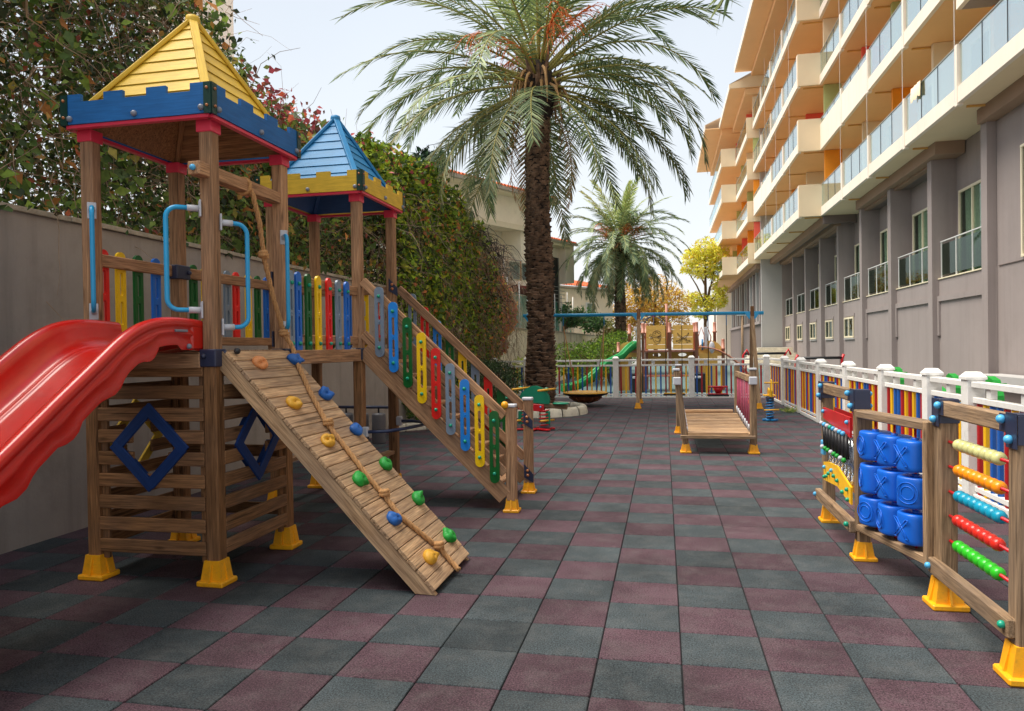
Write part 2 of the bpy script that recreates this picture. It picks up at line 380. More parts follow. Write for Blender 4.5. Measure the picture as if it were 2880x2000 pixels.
# ------------------------------------------------------------------ mesh tools
class MB:
    def __init__(s):
        s.v = []; s.f = []; s.mi = []; s.m = 0
    def add(s, v, f):
        b = len(s.v)
        s.v.extend([tuple(p) for p in v]); s.f.extend([tuple(i + b for i in q) for q in f]); s.mi.extend([s.m] * len(f))
    def box(s, lo, hi):
        x0, y0, z0 = lo; x1, y1, z1 = hi
        s.add([(x0, y0, z0), (x1, y0, z0), (x1, y1, z0), (x0, y1, z0), (x0, y0, z1), (x1, y0, z1), (x1, y1, z1), (x0, y1, z1)],
              [(3, 2, 1, 0), (4, 5, 6, 7), (0, 1, 5, 4), (1, 2, 6, 5), (2, 3, 7, 6), (3, 0, 4, 7)])
    def cbox(s, L, w, h, c, mtx=None):
        """chamfered box centred on origin; L along X"""
        a, b, d = L / 2, w / 2, h / 2
        c = min(c, a * .45, b * .45, d * .45)
        vs = []; idx = {}
        for sx in (-1, 1):
            for sy in (-1, 1):
                for sz in (-1, 1):
                    for ax in range(3):
                        p = [sx * a, sy * b, sz * d]
                        for q in range(3):
                            if q != ax: p[q] -= (sx, sy, sz)[q] * c
                        idx[(sx, sy, sz, ax)] = len(vs); vs.append(p)
        fs = []
        for ax in range(3):
            o1, o2 = [(1, 2), (2, 0), (0, 1)][ax]
            for sg in (-1, 1):
                q = []
                for (u, w_) in ((-1, -1), (1, -1), (1, 1), (-1, 1)):
                    k = [0, 0, 0]; k[ax] = sg; k[o1] = u; k[o2] = w_
                    q.append(idx[(k[0], k[1], k[2], ax)])
                fs.append(q if sg > 0 else q[::-1])
        for ax in range(3):       # edges parallel to ax
            o1, o2 = [(1, 2), (2, 0), (0, 1)][ax]
            for u in (-1, 1):
                for w_ in (-1, 1):
                    k = [0, 0, 0]; k[o1] = u; k[o2] = w_
                    k0 = list(k); k0[ax] = -1; k1 = list(k); k1[ax] = 1
                    q = [idx[(*k0, o1)], idx[(*k1, o1)], idx[(*k1, o2)], idx[(*k0, o2)]]
                    fs.append(q if u * w_ < 0 else q[::-1])
        for sx in (-1, 1):
            for sy in (-1, 1):
                for sz in (-1, 1):
                    q = [idx[(sx, sy, sz, 0)], idx[(sx, sy, sz, 1)], idx[(sx, sy, sz, 2)]]
                    fs.append(q if sx * sy * sz > 0 else q[::-1])
        if mtx is not None: vs = [mtx @ Vector(p) for p in vs]
        s.add(vs, fs)
    def tube(s, pts, r, n=8, cap=True, closed=False):
        pts = [Vector(p) for p in pts]; rings = []
        rr = r if hasattr(r, '__len__') else [r] * len(pts)
        up = None; N = len(pts)
        for i, p in enumerate(pts):
            if closed: t = pts[(i + 1) % N] - pts[i - 1]
            else: t = pts[min(i + 1, N - 1)] - pts[max(i - 1, 0)]
            if t.length < 1e-9: t = Vector((0, 0, 1))
            t.normalize()
            if up is None:
                up = Vector((0, 0, 1)) if abs(t.z) < 0.9 else Vector((1, 0, 0))
            u = up - t * up.dot(t); u.normalize(); w = t.cross(u); up = u
            rings.append([p + (u * math.cos(a) + w * math.sin(a)) * rr[i] for a in [2 * math.pi * k / n for k in range(n)]])
        v = [q for g in rings for q in g]; f = []
        for i in range(N - 1 + (1 if closed else 0)):
            j = (i + 1) % N
            for k in range(n):
                f.append((i * n + k, i * n + (k + 1) % n, j * n + (k + 1) % n, j * n + k))
        if cap and not closed:
            f.append(tuple(range(n - 1, -1, -1))); f.append(tuple((N - 1) * n + k for k in range(n)))
        s.add(v, f)
    def lathe(s, prof, c=(0, 0, 0), n=16, axis='z', a0=0, a1=2 * math.pi):
        """prof: (radius, height)"""
        v = []; f = []; full = abs(a1 - a0 - 2 * math.pi) < 1e-6
        m = n if full else n + 1
        for (r, h) in prof:
            for k in range(m):
                a = a0 + (a1 - a0) * k / n
                p = (r * math.cos(a), r * math.sin(a), h)
                if axis == 'x': p = (p[2], p[0], p[1])
                elif axis == 'y': p = (p[1], p[2], p[0])
                v.append((p[0] + c[0], p[1] + c[1], p[2] + c[2]))
        for i in range(len(prof) - 1):
            for k in range(n):
                k2 = (k + 1) % m
                f.append((i * m + k, i * m + k2, (i + 1) * m + k2, (i + 1) * m + k))
        s.add(v, f)
    def ball(s, c, r, n=10, k=6, sc=(1, 1, 1)):
        v = []; f = []
        for i in range(k + 1):
            t = math.pi * i / k
            for j in range(n):
                a = 2 * math.pi * j / n
                v.append((c[0] + r * sc[0] * math.sin(t) * math.cos(a), c[1] + r * sc[1] * math.sin(t) * math.sin(a), c[2] - r * sc[2] * math.cos(t)))
        for i in range(k):
            for j in range(n):
                f.append((i * n + j, i * n + (j + 1) % n, (i + 1) * n + (j + 1) % n, (i + 1) * n + j))
        s.add(v, f)
    def plate(s, loops, th, mtx):
        """2D loops (first outer, rest holes) extruded by th along local Z, then mtx"""
        loops3 = [[Vector((x, y, 0)) for x, y in lp] for lp in loops]
        tris = tessellate_polygon(loops3)
        flat = [p for lp in loops3 for p in lp]; N = len(flat)
        v = [mtx @ Vector((p.x, p.y, th / 2)) for p in flat] + [mtx @ Vector((p.x, p.y, -th / 2)) for p in flat]
        f = []
        for t in tris:
            a, b, c = [flat[i] for i in t]
            cr = (b - a).cross(c - a).z
            q = tuple(t) if cr > 0 else tuple(reversed(t))
            f.append(q); f.append(tuple(i + N for i in reversed(q)))
        b0 = 0
        for lp in loops3:
            n = len(lp)
            ar = sum(lp[i].x * lp[(i + 1) % n].y - lp[(i + 1) % n].x * lp[i].y for i in range(n))
            outer = (b0 == 0)
            for i in range(n):
                j = (i + 1) % n
                q = (b0 + i, b0 + i + N, b0 + j + N, b0 + j)
                if (ar > 0) != outer: q = q[::-1]
                f.append(q)
            b0 += n
        s.add(v, f)
    def mesh(s, name, mats, smooth=False):
        me = bpy.data.meshes.new(name)
        me.from_pydata(s.v, [], s.f)
        for m in (mats if isinstance(mats, (list, tuple)) else [mats]): me.materials.append(m)
        if any(s.mi): me.polygons.foreach_set('material_index', s.mi)
        if smooth: me.polygons.foreach_set('use_smooth', [True] * len(me.polygons))
        me.update()
        return me
    def build(s, name, mats, parent=None, smooth=False, world=None):
        return put(name, s.mesh(name, mats, smooth), parent, world)

WM = {}
I4 = Matrix.Identity(4)
def put(name, me, parent=None, world=None):
    o = bpy.data.objects.new(name, me)
    C.objects.link(o)
    w = world.copy() if world is not None else I4.copy()
    WM[o.name] = w
    if parent is not None:
        o.parent = parent
        o.matrix_basis = WM[parent.name].inverted() @ w
    else:
        o.matrix_basis = w
    return o

def thing(name, label, cat, loc=(0, 0, 0), group=None):
    o = put(name, None, None, Matrix.Translation(loc))
    o.empty_display_size = 0.2
    o['label'] = label; o['category'] = cat
    if group: o['group'] = group
    return o
def tag(o, label, cat, group=None):
    o['label'] = label; o['category'] = cat
    if group: o['group'] = group
    return o
def struct(o, kind='structure'):
    o['kind'] = kind
    return o

def frame(p0, p1, up=(0, 0, 1)):
    p0 = Vector(p0); p1 = Vector(p1); x = (p1 - p0).normalized(); u = Vector(up)
    if abs(x.dot(u)) > 0.97: u = Vector((0, 1, 0))
    y = u.cross(x).normalized(); z = x.cross(y)
    m = Matrix((x, y, z)).transposed().to_4x4(); m.translation = (p0 + p1) / 2
    return m
_cache = {}
def beam(name, p0, p1, w, h, mat, parent, up=(0, 0, 1), ch=0.005):
    """timber or bar from p0 to p1; w across, h along up"""
    L = round((Vector(p1) - Vector(p0)).length, 3)
    key = ('b', L, w, h, mat, ch)
    if key not in _cache:
        b = MB(); b.cbox(L, w, h, ch); _cache[key] = b.mesh(name, M[mat])
    return put(name, _cache[key], parent, frame(p0, p1, up))
def bar(name, pts, r, mat, parent, n=8, smooth=True):
    b = MB(); b.tube(pts, r, n); return b.build(name, M[mat], parent, smooth)
def bx(name, lo, hi, mat, parent, ch=0.0):
    c = [(a + b) / 2 for a, b in zip(lo, hi)]; d = [round(b - a, 4) for a, b in zip(lo, hi)]
    key = ('x', *d, mat, ch)
    if key not in _cache:
        b = MB()
        if ch: b.cbox(d[0], d[1], d[2], ch)
        else: b.box([-v / 2 for v in d], [v / 2 for v in d])
        _cache[key] = b.mesh(name, M[mat])
    return put(name, _cache[key], parent, Matrix.Translation(c))
def knob(p, mat, parent, r=0.017, name='knob'):
    key = ('k', mat, r)
    if key not in _cache:
        b = MB(); b.ball((0, 0, 0), r, 10, 6); _cache[key] = b.mesh(name, M[mat], True)
    return put(name, _cache[key], parent, Matrix.Translation(p))
def arc(cx, cy, r, a0, a1, n):
    return [(cx + r * math.cos(a0 + (a1 - a0) * i / n), cy + r * math.sin(a0 + (a1 - a0) * i / n)) for i in range(n + 1)]

# ------------------------------------------------------------------ leaves helper (numpy)
def leaf_mesh(name, P, D, Nn, L, W, col, mat, shape='leaf'):
    """P base points, D direction, Nn normal, L length, W width arrays, col (n,3)"""
    n = len(P)
    D = D / np.linalg.norm(D, axis=1, keepdims=True)
    S = np.cross(D, Nn); S /= (np.linalg.norm(S, axis=1, keepdims=True) + 1e-9)
    Nn = np.cross(S, D)
    L = L[:, None]; W = W[:, None]
    # six points: base, two low sides, two high sides, tip; folded along the midrib
    a = P
    b = P + D * L * 0.38 + S * W * 0.5 + Nn * W * 0.12
    c = P + D * L * 0.38 - S * W * 0.5 + Nn * W * 0.12
    t = P + D * L - Nn * L * 0.12
    V = np.stack([a, b, t, c], 1).reshape(-1, 3)
    me = bpy.data.meshes.new(name)
    me.vertices.add(n * 4); me.vertices.foreach_set('co', V.astype(np.float32).ravel())
    k = np.arange(n) * 4
    F = np.stack([k, k + 1, k + 2, k, k + 2, k + 3], 1).reshape(-1)
    me.loops.add(n * 6); me.loops.foreach_set('vertex_index', F.astype(np.int32))
    me.polygons.add(n * 2)
    me.polygons.foreach_set('loop_start', (np.arange(n * 2) * 3).astype(np.int32))
    me.update(calc_edges=True)
    ca = me.color_attributes.new('Col', 'FLOAT_COLOR', 'POINT')
    cc = np.ones((n, 4, 4), np.float32); cc[:, :, :3] = col[:, None, :]
    ca.data.foreach_set('color', cc.ravel())
    me.materials.append(mat)
    me.validate()
    return me

def rand_unit(n):
    v = rng.normal(size=(n, 3)); return v / np.linalg.norm(v, axis=1, keepdims=True)

def palette(n, cols, wts, jit=0.25):
    cols = np.array([s2l(c) for c in cols]); wts = np.array(wts, float); wts /= wts.sum()
    k = rng.choice(len(cols), n, p=wts)
    return np.clip(cols[k] * 1.6 * (1 + jit * rng.uniform(-1, 1, (n, 1))), 0, .85)

# ================================================================== SETTING
b = MB(); b.box((-400, -60, -0.30), (400, 900, -0.12)); struct(b.build('ground', M['concrete']))

T = 0.4; TX0 = 0.1617 * T; TY0 = 9.92810 * T
floor_root = put('playground_floor', None); struct(floor_root)
b = MB(); b.box((-5.02, 0.4, -0.12), (2.86, 21.80, -0.012)); struct(b.build('joint_bed', M['joint'], floor_root))
swap = {(1, 6): 1, (1, 7): 0}
tiles = []
for i in range(-14, 8):
    for j in range(-9, 46):
        x = i * T + TX0; y = j * T + TY0
        if x + T < -5.0 or x > 2.84 or y > 21.7: continue
        red = ((i + j) % 2 == 0)
        if (i, j) in swap: red = bool(swap[(i, j)])
        elif random.random() < 0.004: red = not red
        # screen size estimate
        p = Vector((x + T / 2, y + T / 2, 0)) - cam.location if False else Vector((x + T / 2, y + T / 2, -CAM_H))
        d = p.dot(fw)
        if d < 0.6: vis = 0
        else:
            sx = 1440 + 2056.97 * p.dot(cxv) / d; sy = 1000 - 2056.97 * p.dot(cyv) / d
            vis = (1.0 / d ** 2.6) if (-140 < sx < 3020 and sy < 2130) else 0
        x0 = max(x, -5.01); x1 = min(x + T, 2.85); y1 = min(y + T, 21.74)
        tiles.append((vis, x0, y, x1, y1, red))
tiles.sort(key=lambda t: -t[0])
tm = {}
for red in (0, 1):
    for k in range(2):
        bb = MB(); g = 0.0026 + 0.001 * k; bb.cbox(T - 2 * g, T - 2 * g, 0.03, 0.004); tm[(red, k)] = bb.mesh('tile', M['tile_red' if red else 'tile_grey'])
near = [t for t in tiles if t[0] > 0][:300]
ids = set(id(t) for t in near)
for t in near:
    vis, x0, y0, x1, y1, red = t
    if x1 - x0 < T - .01 or y1 - y0 < T - .01:
        bb = MB(); bb.cbox(x1 - x0 - .003, y1 - y0 - .003, 0.03, 0.004); me = bb.mesh('tile', M['tile_red' if red else 'tile_grey'])
    else: me = tm[(int(red), random.randrange(2))]
    put('tile', me, floor_root, Matrix.Translation(((x0 + x1) / 2, (y0 + y1) / 2, -0.015 + random.uniform(-.0012, .0006))) @ Matrix.Rotation(random.gauss(0, .0016), 4, 'Z'))
b = MB()
for t in tiles:
    if id(t) in ids: continue
    vis, x0, y0, x1, y1, red = t
    b.m = 0 if red else 1
    b.cbox(x1 - x0 - .004, y1 - y0 - .004, 0.03, 0.004, Matrix.Translation(((x0 + x1) / 2, (y0 + y1) / 2, -0.015 + random.uniform(-.0015, .0006))))
o = b.build('tiles_far', [M['tile_red'], M['tile_grey']], floor_root); struct(o, 'stuff')

b = MB(); b.box((-5.0, 21.85, -0.12), (7.2, 60, -0.008)); struct(b.build('teal_play_floor', M['teal']))
b = MB(); b.box((2.92, 1.0, -0.12), (8.6, 21.84, -0.01)); struct(b.build('side_path', M['concrete']))

# grey boundary wall on the left
w = thing('boundary_wall', 'long grey plastered wall with pale coping behind the climbing frame', 'wall', (-5.15, 8, 0))
b = MB(); b.box((-5.30, -1.5, -0.2), (-5.0, 13.7, 2.66)); b.build('wall_face', M['plaster'], w)
x = -1.5
while x < 13.6:
    e = min(x + 1.15, 13.7)
    beam('coping_stone', (-5.15, x + .004, 2.685 + random.uniform(-.004, .004)), (-5.15, e - .004, 2.685 + random.uniform(-.004, .004)), 0.36, 0.045, 'cope', w)
    x = e

# cream retaining wall further back with netting fence on it
w = thing('retaining_wall', 'cream rendered retaining wall beyond the palm with pale coping', 'wall', (-5.6, 30, 0))
def xw(y): return -5.35 if y < 16 else (-5.35 - (y - 16) * .06 if y < 26 else (-5.95 + (y - 26) * 0.052 if y < 36 else -5.43 + (y - 36) * 0.045))
b = MB()
ys = [13.72, 19.5, 26, 31, 36, 42, 50, 60]
for a, c in zip(ys[:-1], ys[1:]):
    xa, xc = xw(a), xw(c)
    b.add([(xa, a, -.2), (xc, c, -.2), (xc - .4, c, -.2), (xa - .4, a, -.2), (xa, a, 2.28), (xc, c, 2.28), (xc - .4, c, 2.28), (xa - .4, a, 2.28)],
          [(3, 2, 1, 0), (4, 5, 6, 7), (0, 1, 5, 4), (1, 2, 6, 5), (2, 3, 7, 6), (3, 0, 4, 7)])
b.build('wall_face', M['cream2'], w)
for a, c in zip(ys[:-1], ys[1:]):
    n = int((c - a) / 1.3)
    for k in range(n):
        ya = a + (c - a) * k / n; yc = a + (c - a) * (k + 1) / n - .01
        beam('coping_stone', (xw(ya) - .17, ya, 2.31), (xw(yc) - .17, yc, 2.31), 0.5, 0.06, 'cope', w)
for k in range(12):     # weep pipes with stains
    y = 22.5 + k * 2.1
    beam('drain_pipe', (xw(y) + .012, y, 1.62), (xw(y) + .012, y, 2.26), .05, .024, 'frame_cream' if k % 3 else 'cope', w, up=(1, 0, 0))
# base plinth (pale low ledge)
b = MB(); b.add([(xw(20) + .02, 20, -.2), (xw(20) + .9, 20, -.2), (xw(36) + .9, 36, -.2), (xw(36) + .02, 36, -.2), (xw(20) + .02, 20, .95), (xw(20) + .5, 20, .60), (xw(36) + .5, 36, .60), (xw(36) + .02, 36, .95)],
    [(3, 2, 1, 0), (4, 5, 6, 7), (0, 1, 5, 4), (1, 2, 6, 5), (2, 3, 7, 6), (3, 0, 4, 7)])
b.build('footing', M['cream2'], w)

w = thing('netting_fence', 'green netting screen on white poles along the top of the cream retaining wall', 'fence', (-5.6, 32, 2.3))
y = 24.5
while y < 44:
    xa = xw(y) - .2; yc = y + 1.9
    bar('fence_pole', [(xa, y, 2.34), (xa, y, 4.5 + random.uniform(-.2, .2))], .028, 'white_metal', w)
    if y + 1.9 < 44:
        hh = 4.05 + random.uniform(-.25, .25)
        bb = MB(); N = 6
        for i in range(N):
            t0, t1 = i / N, (i + 1) / N
            p = [(xw(y) - .2 + .05 * math.sin(i * 1.9 + y), y + 1.9 * t0), (xw(y) - .2 + .05 * math.sin((i + 1) * 1.9 + y), y + 1.9 * t1)]
            bb.add([(p[0][0], p[0][1], 2.36), (p[1][0], p[1][1], 2.36), (p[1][0], p[1][1], hh - .06 * math.sin(3.1 * t1)), (p[0][0], p[0][1], hh - .06 * math.sin(3.1 * t0))], [(0, 1, 2, 3)])
        bb.build('net_panel', M['mesh_green'], w, True)
    y += 1.9

# planting bed kerb and round palm kerb
w = thing('bed_kerb', 'pale stone kerb round the planting bed below the hedge', 'kerb', (-4.4, 14, 0))
pts = [(-5.0, 12.75), (-4.75, 12.92), (-4.45, 13.2), (-4.2, 13.9), (-4.05, 14.6), (-3.95, 15.4)]
for a, c in zip(pts[:-1], pts[1:]):
    beam('kerb_stone', (*a, .07), (*c, .07), .16, .15, 'curb', w, ch=.02)
w = thing('palm_kerb', 'rounded pale kerb ring around the foot of the tall palm', 'kerb', (-2.95, 16.75, 0))
A = [math.radians(a) for a in range(-170, 120, 24)]
PCX, PCY, PCR = -2.98, 16.75, 1.2
for a0, a1 in zip(A[:-1], A[1:]):
    bb = MB(); v = []; prof = [(PCR - .14, 0), (PCR - .14, .15), (PCR - .10, .185), (PCR - .03, .19), (PCR + .02, .15), (PCR + .05, 0)]
    bb.lathe(prof, (PCX, PCY, 0), 5, a0=a0 + .01, a1=a1 - .01)
    n = 6
    for e in (0, n - 1):
        ring = [i * 6 + (0 if e == 0 else 5) for i in range(6)]
        bb.f.append(tuple(ring if e else ring[::-1])); bb.mi.append(0)
    bb.build('kerb_stone', M['curb'], w, True)
bb = MB(); bb.lathe([(0, .10), (PCR - .15, .09)], (PCX, PCY, 0), 28)
bb.add([(-5.0, 12.8, .06), (-4.5, 13.2, .06), (-4.1, 14.5, .06), (-3.9, 15.6, .06), (-3.9, 21.7, .06), (-5.8, 21.7, .06), (-5.0, 20, .06)], [tuple(range(7))])
struct(bb.build('planting_soil', M['soil'])) 

# ------------------------------------------------------------------ hotel, near block
H = thing('hotel_block', 'pale hotel wing with long glass balconies over a grey pillared ground floor, nearest the camera', 'building', (8.7, 30, 0))
PY = [16.45, 20.62, 24.53, 28.66, 32.62, 36.7, 40.74, 44.83, 48.96, 53.4]
XB, XPRO, XPIL, XLOW, XREC = 7.2, 6.24, 8.05, 8.24, 8.75
FL = [7.43, 10.46, 13.49, 16.52]
# ground floor walls
b = MB(); b.box((XLOW, 20.6, -.1), (9.2, 53.5, 3.41)); b.build('lower_wall', M['h_grey'], H)
b = MB(); b.box((XLOW + .03, -2, -.1), (9.2, 20.6, 7.42)); b.build('side_wall', M['h_grey'], H)
b = MB(); b.box((XREC, 20.61, 3.40), (9.5, 53.5, 7.42)); b.build('recessed_wall', M['h_grey'], H)
beam('string_course', (XLOW + .018, 6, 3.41), (XLOW + .018, 20.5, 3.41), .03, .02, 'h_dark', H, ch=.002)
for i, y in enumerate(PY[1:], 1):
    wdt = .36
    b = MB(); b.box((XPIL, y, -.1), (XREC + .05, y + wdt, 7.42 if i > 1 else 7.2)); b.build('pillar', M['h_grey'], H)
# sills, railings and windows of each bay
for i in range(1, 9):
    y0 = PY[i] + .36; y1 = PY[i + 1]
    beam('sill', (XLOW + .10, y0, 3.425), (XLOW + .10, y1, 3.425), .27, .035, 'frame_cream', H, ch=.003)
    r = put('glass_railing', None, H, Matrix.Translation((XLOW + .06, (y0 + y1) / 2, 3.45)))
    beam('handrail', (XLOW + .06, y0, 4.55), (XLOW + .06, y1, 4.55), .045, .035, 'white_metal', r)
    n = 3
    for k in range(n + 1):
        yy = y0 + .06 + (y1 - y0 - .12) * k / n
        beam('baluster', (XLOW + .06, yy, 3.45), (XLOW + .06, yy, 4.53), .04, .03, 'white_metal', r)
        if k < n:
            ya = yy + .05; yb = y0 + .06 + (y1 - y0 - .12) * (k + 1) / n - .05
            b = MB(); b.box((XLOW + .055, ya, 3.53), (XLOW + .065, yb, 4.46)); b.build('glass_panel', M['glass_d'], r)
    # tall window
    wn = put('window', None, H, Matrix.Translation((XREC, y1 - 1.7, 3.45)))
    wy1 = y1 - .33; wy0 = max(y0 + .25, wy1 - 2.9); wz0, wz1 = 3.47, 6.02
    b = MB(); b.box((XREC - .012, wy0, wz0), (XREC - .004, wy1, wz1)); b.build('dark_reveal', M['room'], wn)
    for (a, c) in (((wy0, wz1 - .04), (wy1, wz1 - .04)), ((wy0, wz0 + .04), (wy1, wz0 + .04))):
        beam('window_frame', (XREC - .045, a[0], a[1]), (XREC - .045, c[0], c[1]), .06, .08, 'frame_cream', wn)
    for k in range(4):
        yy = wy0 + .04 + (wy1 - wy0 - .08) * k / 3
        beam('window_frame', (XREC - .047, yy, wz0), (XREC - .047, yy, wz1), .07, .05, 'frame_cream', wn)
    for k in range(3):
        ya = wy0 + (wy1 - wy0) * k / 3 + .05; yb = wy0 + (wy1 - wy0) * (k + 1) / 3 - .05
        b = MB(); b.box((XREC - .036, ya, wz0 + .06), (XREC - .030, yb, wz1 - .06)); b.build('pane', M['glass_w'], wn)
    b = MB(); N = 22; pts = []
    ca, cb = wy1 - 1.95, wy1 - .42
    for k in range(N + 1):
        pts.append((XREC - .022 + .006 * math.sin(k * 2.1), ca + (cb - ca) * k / N))
    for k in range(N):
        sag = .25 * (k / N) if i % 2 else .25 * (1 - k / N)
        b.add([(pts[k][0], pts[k][1] + .0, wz0 + .08), (pts[k + 1][0], pts[k + 1][1], wz0 + .08), (pts[k + 1][0], pts[k + 1][1] + sag * .3, wz1 - .09), (pts[k][0], pts[k][1] + sag * .3, wz1 - .09)], [(0, 1, 2, 3)])
    b.build('curtain', M['curtain'], wn, True)
    # small lower window or shallow frame moulding
    if i >= 4:
        wn = put('small_window', None, H, Matrix.Translation((XLOW, y1 - 1.3, 1.75)))
        a, c = y1 - 1.95, y1 - .32
        b = MB(); b.box((XLOW - .010, a, 1.75), (XLOW - .004, c, 2.68)); b.build('dark_reveal', M['room'], wn)
        for z in (1.79, 2.64): beam('window_frame', (XLOW - .03, a, z), (XLOW - .03, c, z), .05, .08, 'frame_cream', wn)
        for k in range(3): beam('window_frame', (XLOW - .032, a + .03 + (c - a - .06) * k / 2, 1.75), (XLOW - .032, a + .03 + (c - a - .06) * k / 2, 2.68), .06, .05, 'frame_cream', wn)
        for k in range(2):
            ya = a + (c - a) * k / 2 + .05; yb = a + (c - a) * (k + 1) / 2 - .05
            b = MB(); b.box((XLOW - .024, ya, 1.83), (XLOW - .018, yb, 2.6)); b.build('pane', M['glass_w'], wn)
        bx('lintel_moulding', (XLOW - .03, a - .12, 2.72), (XLOW, c + .02, 2.84), 'h_grey', H)
        bx('sill', (XLOW - .06, a - .1, 1.68), (XLOW, c + .05, 1.73), 'h_light', H)
    else:
        bx('wall_moulding', (XLOW - .06, y0, 2.74), (XLOW, y1 - .002, 2.90), 'h_grey', H)
        bx('wall_moulding', (XLOW - .061, y1 - .12, 1.70), (XLOW, y1 - .002, 2.739), 'h_grey', H)
    # lintel beam deep in the bay
    if i not in (1, 4):
        bx('lintel', (XPIL + .12, y0, 6.97), (XPIL + .32, y1, 7.27), 'cornice', H)
        bx('bay_soffit', (XPIL + .33, y0, 6.99), (XREC, y1, 7.05), 'h_dark', H)
# cornices
bx('cornice', (7.92, -2, 7.06), (8.27, 20.85, 7.428), 'cornice', H)
bx('cornice', (7.92, 23.8, 7.06), (8.72, 32.95, 7.428), 'cornice', H)
bx('cornice', (7.3, 36.35, 7.06), (7.62, 53.5, 7.428), 'cornice', H)
bx('cornice', (7.9, 36.62, 7.0), (8.16, 53.4, 7.2), 'cornice', H)
bx('cornice_end', (7.3, 36.15, 7.06), (8.74, 36.348, 7.428), 'h_dark', H)
bx('cornice_soffit', (7.63, 36.36, 7.20), (8.7, 53.4, 7.25), 'h_dark', H)
# right-hand window
wn = put('window', None, H, Matrix.Translation((XLOW, 18, 3.5)))
bx('dark_reveal', (XLOW + .015, 14.8, 3.52), (XLOW + .028, 19.2, 6.05), 'room', wn)
for z in (3.5, 6.05): beam('window_frame', (XLOW, 14.8, z), (XLOW, 19.22, z), .08, .06, 'frame_cream', wn)
for y in (14.8, 16.3, 17.7, 19.2): beam('window_frame', (XLOW, y, 3.5), (XLOW, y, 6.05), .06, .06, 'frame_cream', wn)
bx('pane', (XLOW + .004, 14.85, 3.55), (XLOW + .010, 19.15, 6.0), 'glass_w', wn)
# low terrace ledge near the camera
bx('terrace_ledge', (7.55, 4, .52), (8.2, 20.3, .70), 'h_light', H)
bx('terrace_wall', (7.75, 4, -.1), (8.1, 20.3, .519), 'h_dark', H)

# upper storeys
bx('upper_wall', (XREC + .06, -2, 7.6), (9.6, 53.5, 20.2), 'h_side', H)
units_main = [(12.0, 16.08), (16.08, 20.13), (20.13, 24.19), (24.19, 28.15), (28.15, 32.1), (32.1, 36.3)]
units_pro = [(36.3, 40.7), (40.7, 45.0), (45.0, 49.3), (49.3, 53.55)]
for fi, z in enumerate(FL):
    for ui, (ya, yb) in enumerate(units_main + units_pro):
        pro = ui >= 6
        X = XPRO if pro else XB
        zb = z; top = z + .40
        solid = (fi == 1 and (ui in (4, 5, 8, 9)))
        if fi == 1 and ui <= 1: zb = z - .72; X = XB
        if fi == 3 and ui < 3: continue
        bal = put('balcony', None, H, Matrix.Translation((X, (ya + yb) / 2, z)))
        ftop = z + 1.18 if solid else top
        b = MB(); b.box((X, ya + .10, zb), (X + .12, yb - .004, ftop)); b.build('fascia', M['h_white'], bal)
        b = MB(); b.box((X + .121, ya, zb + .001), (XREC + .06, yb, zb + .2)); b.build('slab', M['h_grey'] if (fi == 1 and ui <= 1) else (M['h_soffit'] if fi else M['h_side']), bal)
        b = MB(); b.box((X - .015, ya - .06, zb - .06), (X + .13, ya + .099, z + 1.45)); b.build('dividing_post', M['h_white'], bal)
        gz0 = ftop + .03; gz1 = z + 1.43
        beam('handrail', (X + .05, ya + .1, gz1 + .02), (X + .05, yb - .07, gz1 + .02), .05, .035, 'steel', bal)
        n = 3 if not solid else 3
        for k in range(n):
            pa = ya + .14 + (yb - ya - .24) * k / n; pb = ya + .14 + (yb - ya - .24) * (k + 1) / n - .03
            b = MB(); b.box((X + .045, pa, gz0), (X + .057, pb, gz1)); b.build('glass_panel', M['glass_b'], bal)
            if k: beam('glass_clamp', (X + .05, pa - .015, gz0 - .02), (X + .05, pa - .015, gz1), .03, .02, 'black', bal)
        # room partition, pipe, door
        if ui % 1 == 0:
            acc = ['accent_o', 'accent_r', 'h_side', 'accent_g'][(ui * 2 + fi * 3) % 4]
            b = MB(); b.box((8.0 if not pro else 7.4, ya - .09, z + .2), (XREC + .05, ya + .09, z + 3.02)); b.build('partition', M[acc], bal)
            beam('soffit_pipe', (X + .3, ya + .22, zb - .03), (XREC - .1, ya + .22, zb - .03), .05, .05, 'pipe', bal)
        wnd = put('balcony_door', None, H, Matrix.Translation((XREC + .04, (ya + yb) / 2, z + .4)))
        b = MB(); b.box((XREC + .03, ya + .7, z + .42), (XREC + .04, yb - .7, z + 2.6)); b.build('pane', M['glass_w'], wnd)
        for k in range(3):
            yy = ya + .7 + (yb - ya - 1.4) * k / 2
            beam('door_frame', (XREC + .02, yy, z + .42), (XREC + .02, yy, z + 2.64), .06, .07, 'frame_cream', wnd)
        beam('door_frame', (XREC + .02, ya + .66, z + 2.62), (XREC + .02, yb - .66, z + 2.62), .06, .07, 'frame_cream', wnd)
    # closed flank of the projecting stack, and wall under it
    bx('balcony_flank', (XPRO - .001, 36.17, z + .0), (XB + .13, 36.298, z + 1.47), 'h_side', H)
    bx('end_flank', (XPRO + .01, 53.55, z), (XREC, 53.67, z + 1.44), 'h_side', H)
    bx('room_flank', (8.15, 36.2, z + .21), (XREC + .05, 36.4, z + 3.03), 'h_side', H)
# vertical shades lines
for y in (20.2, 24.25, 28.2, 32.2, 38.5, 43, 47.2):
    beam('blind_cable', (XB - .02 if y < 36 else XPRO - .02, y, 7.5), (XB - .02 if y < 36 else XPRO - .02, y, 19.0), .012, .012, 'white_metal', H, ch=.001)
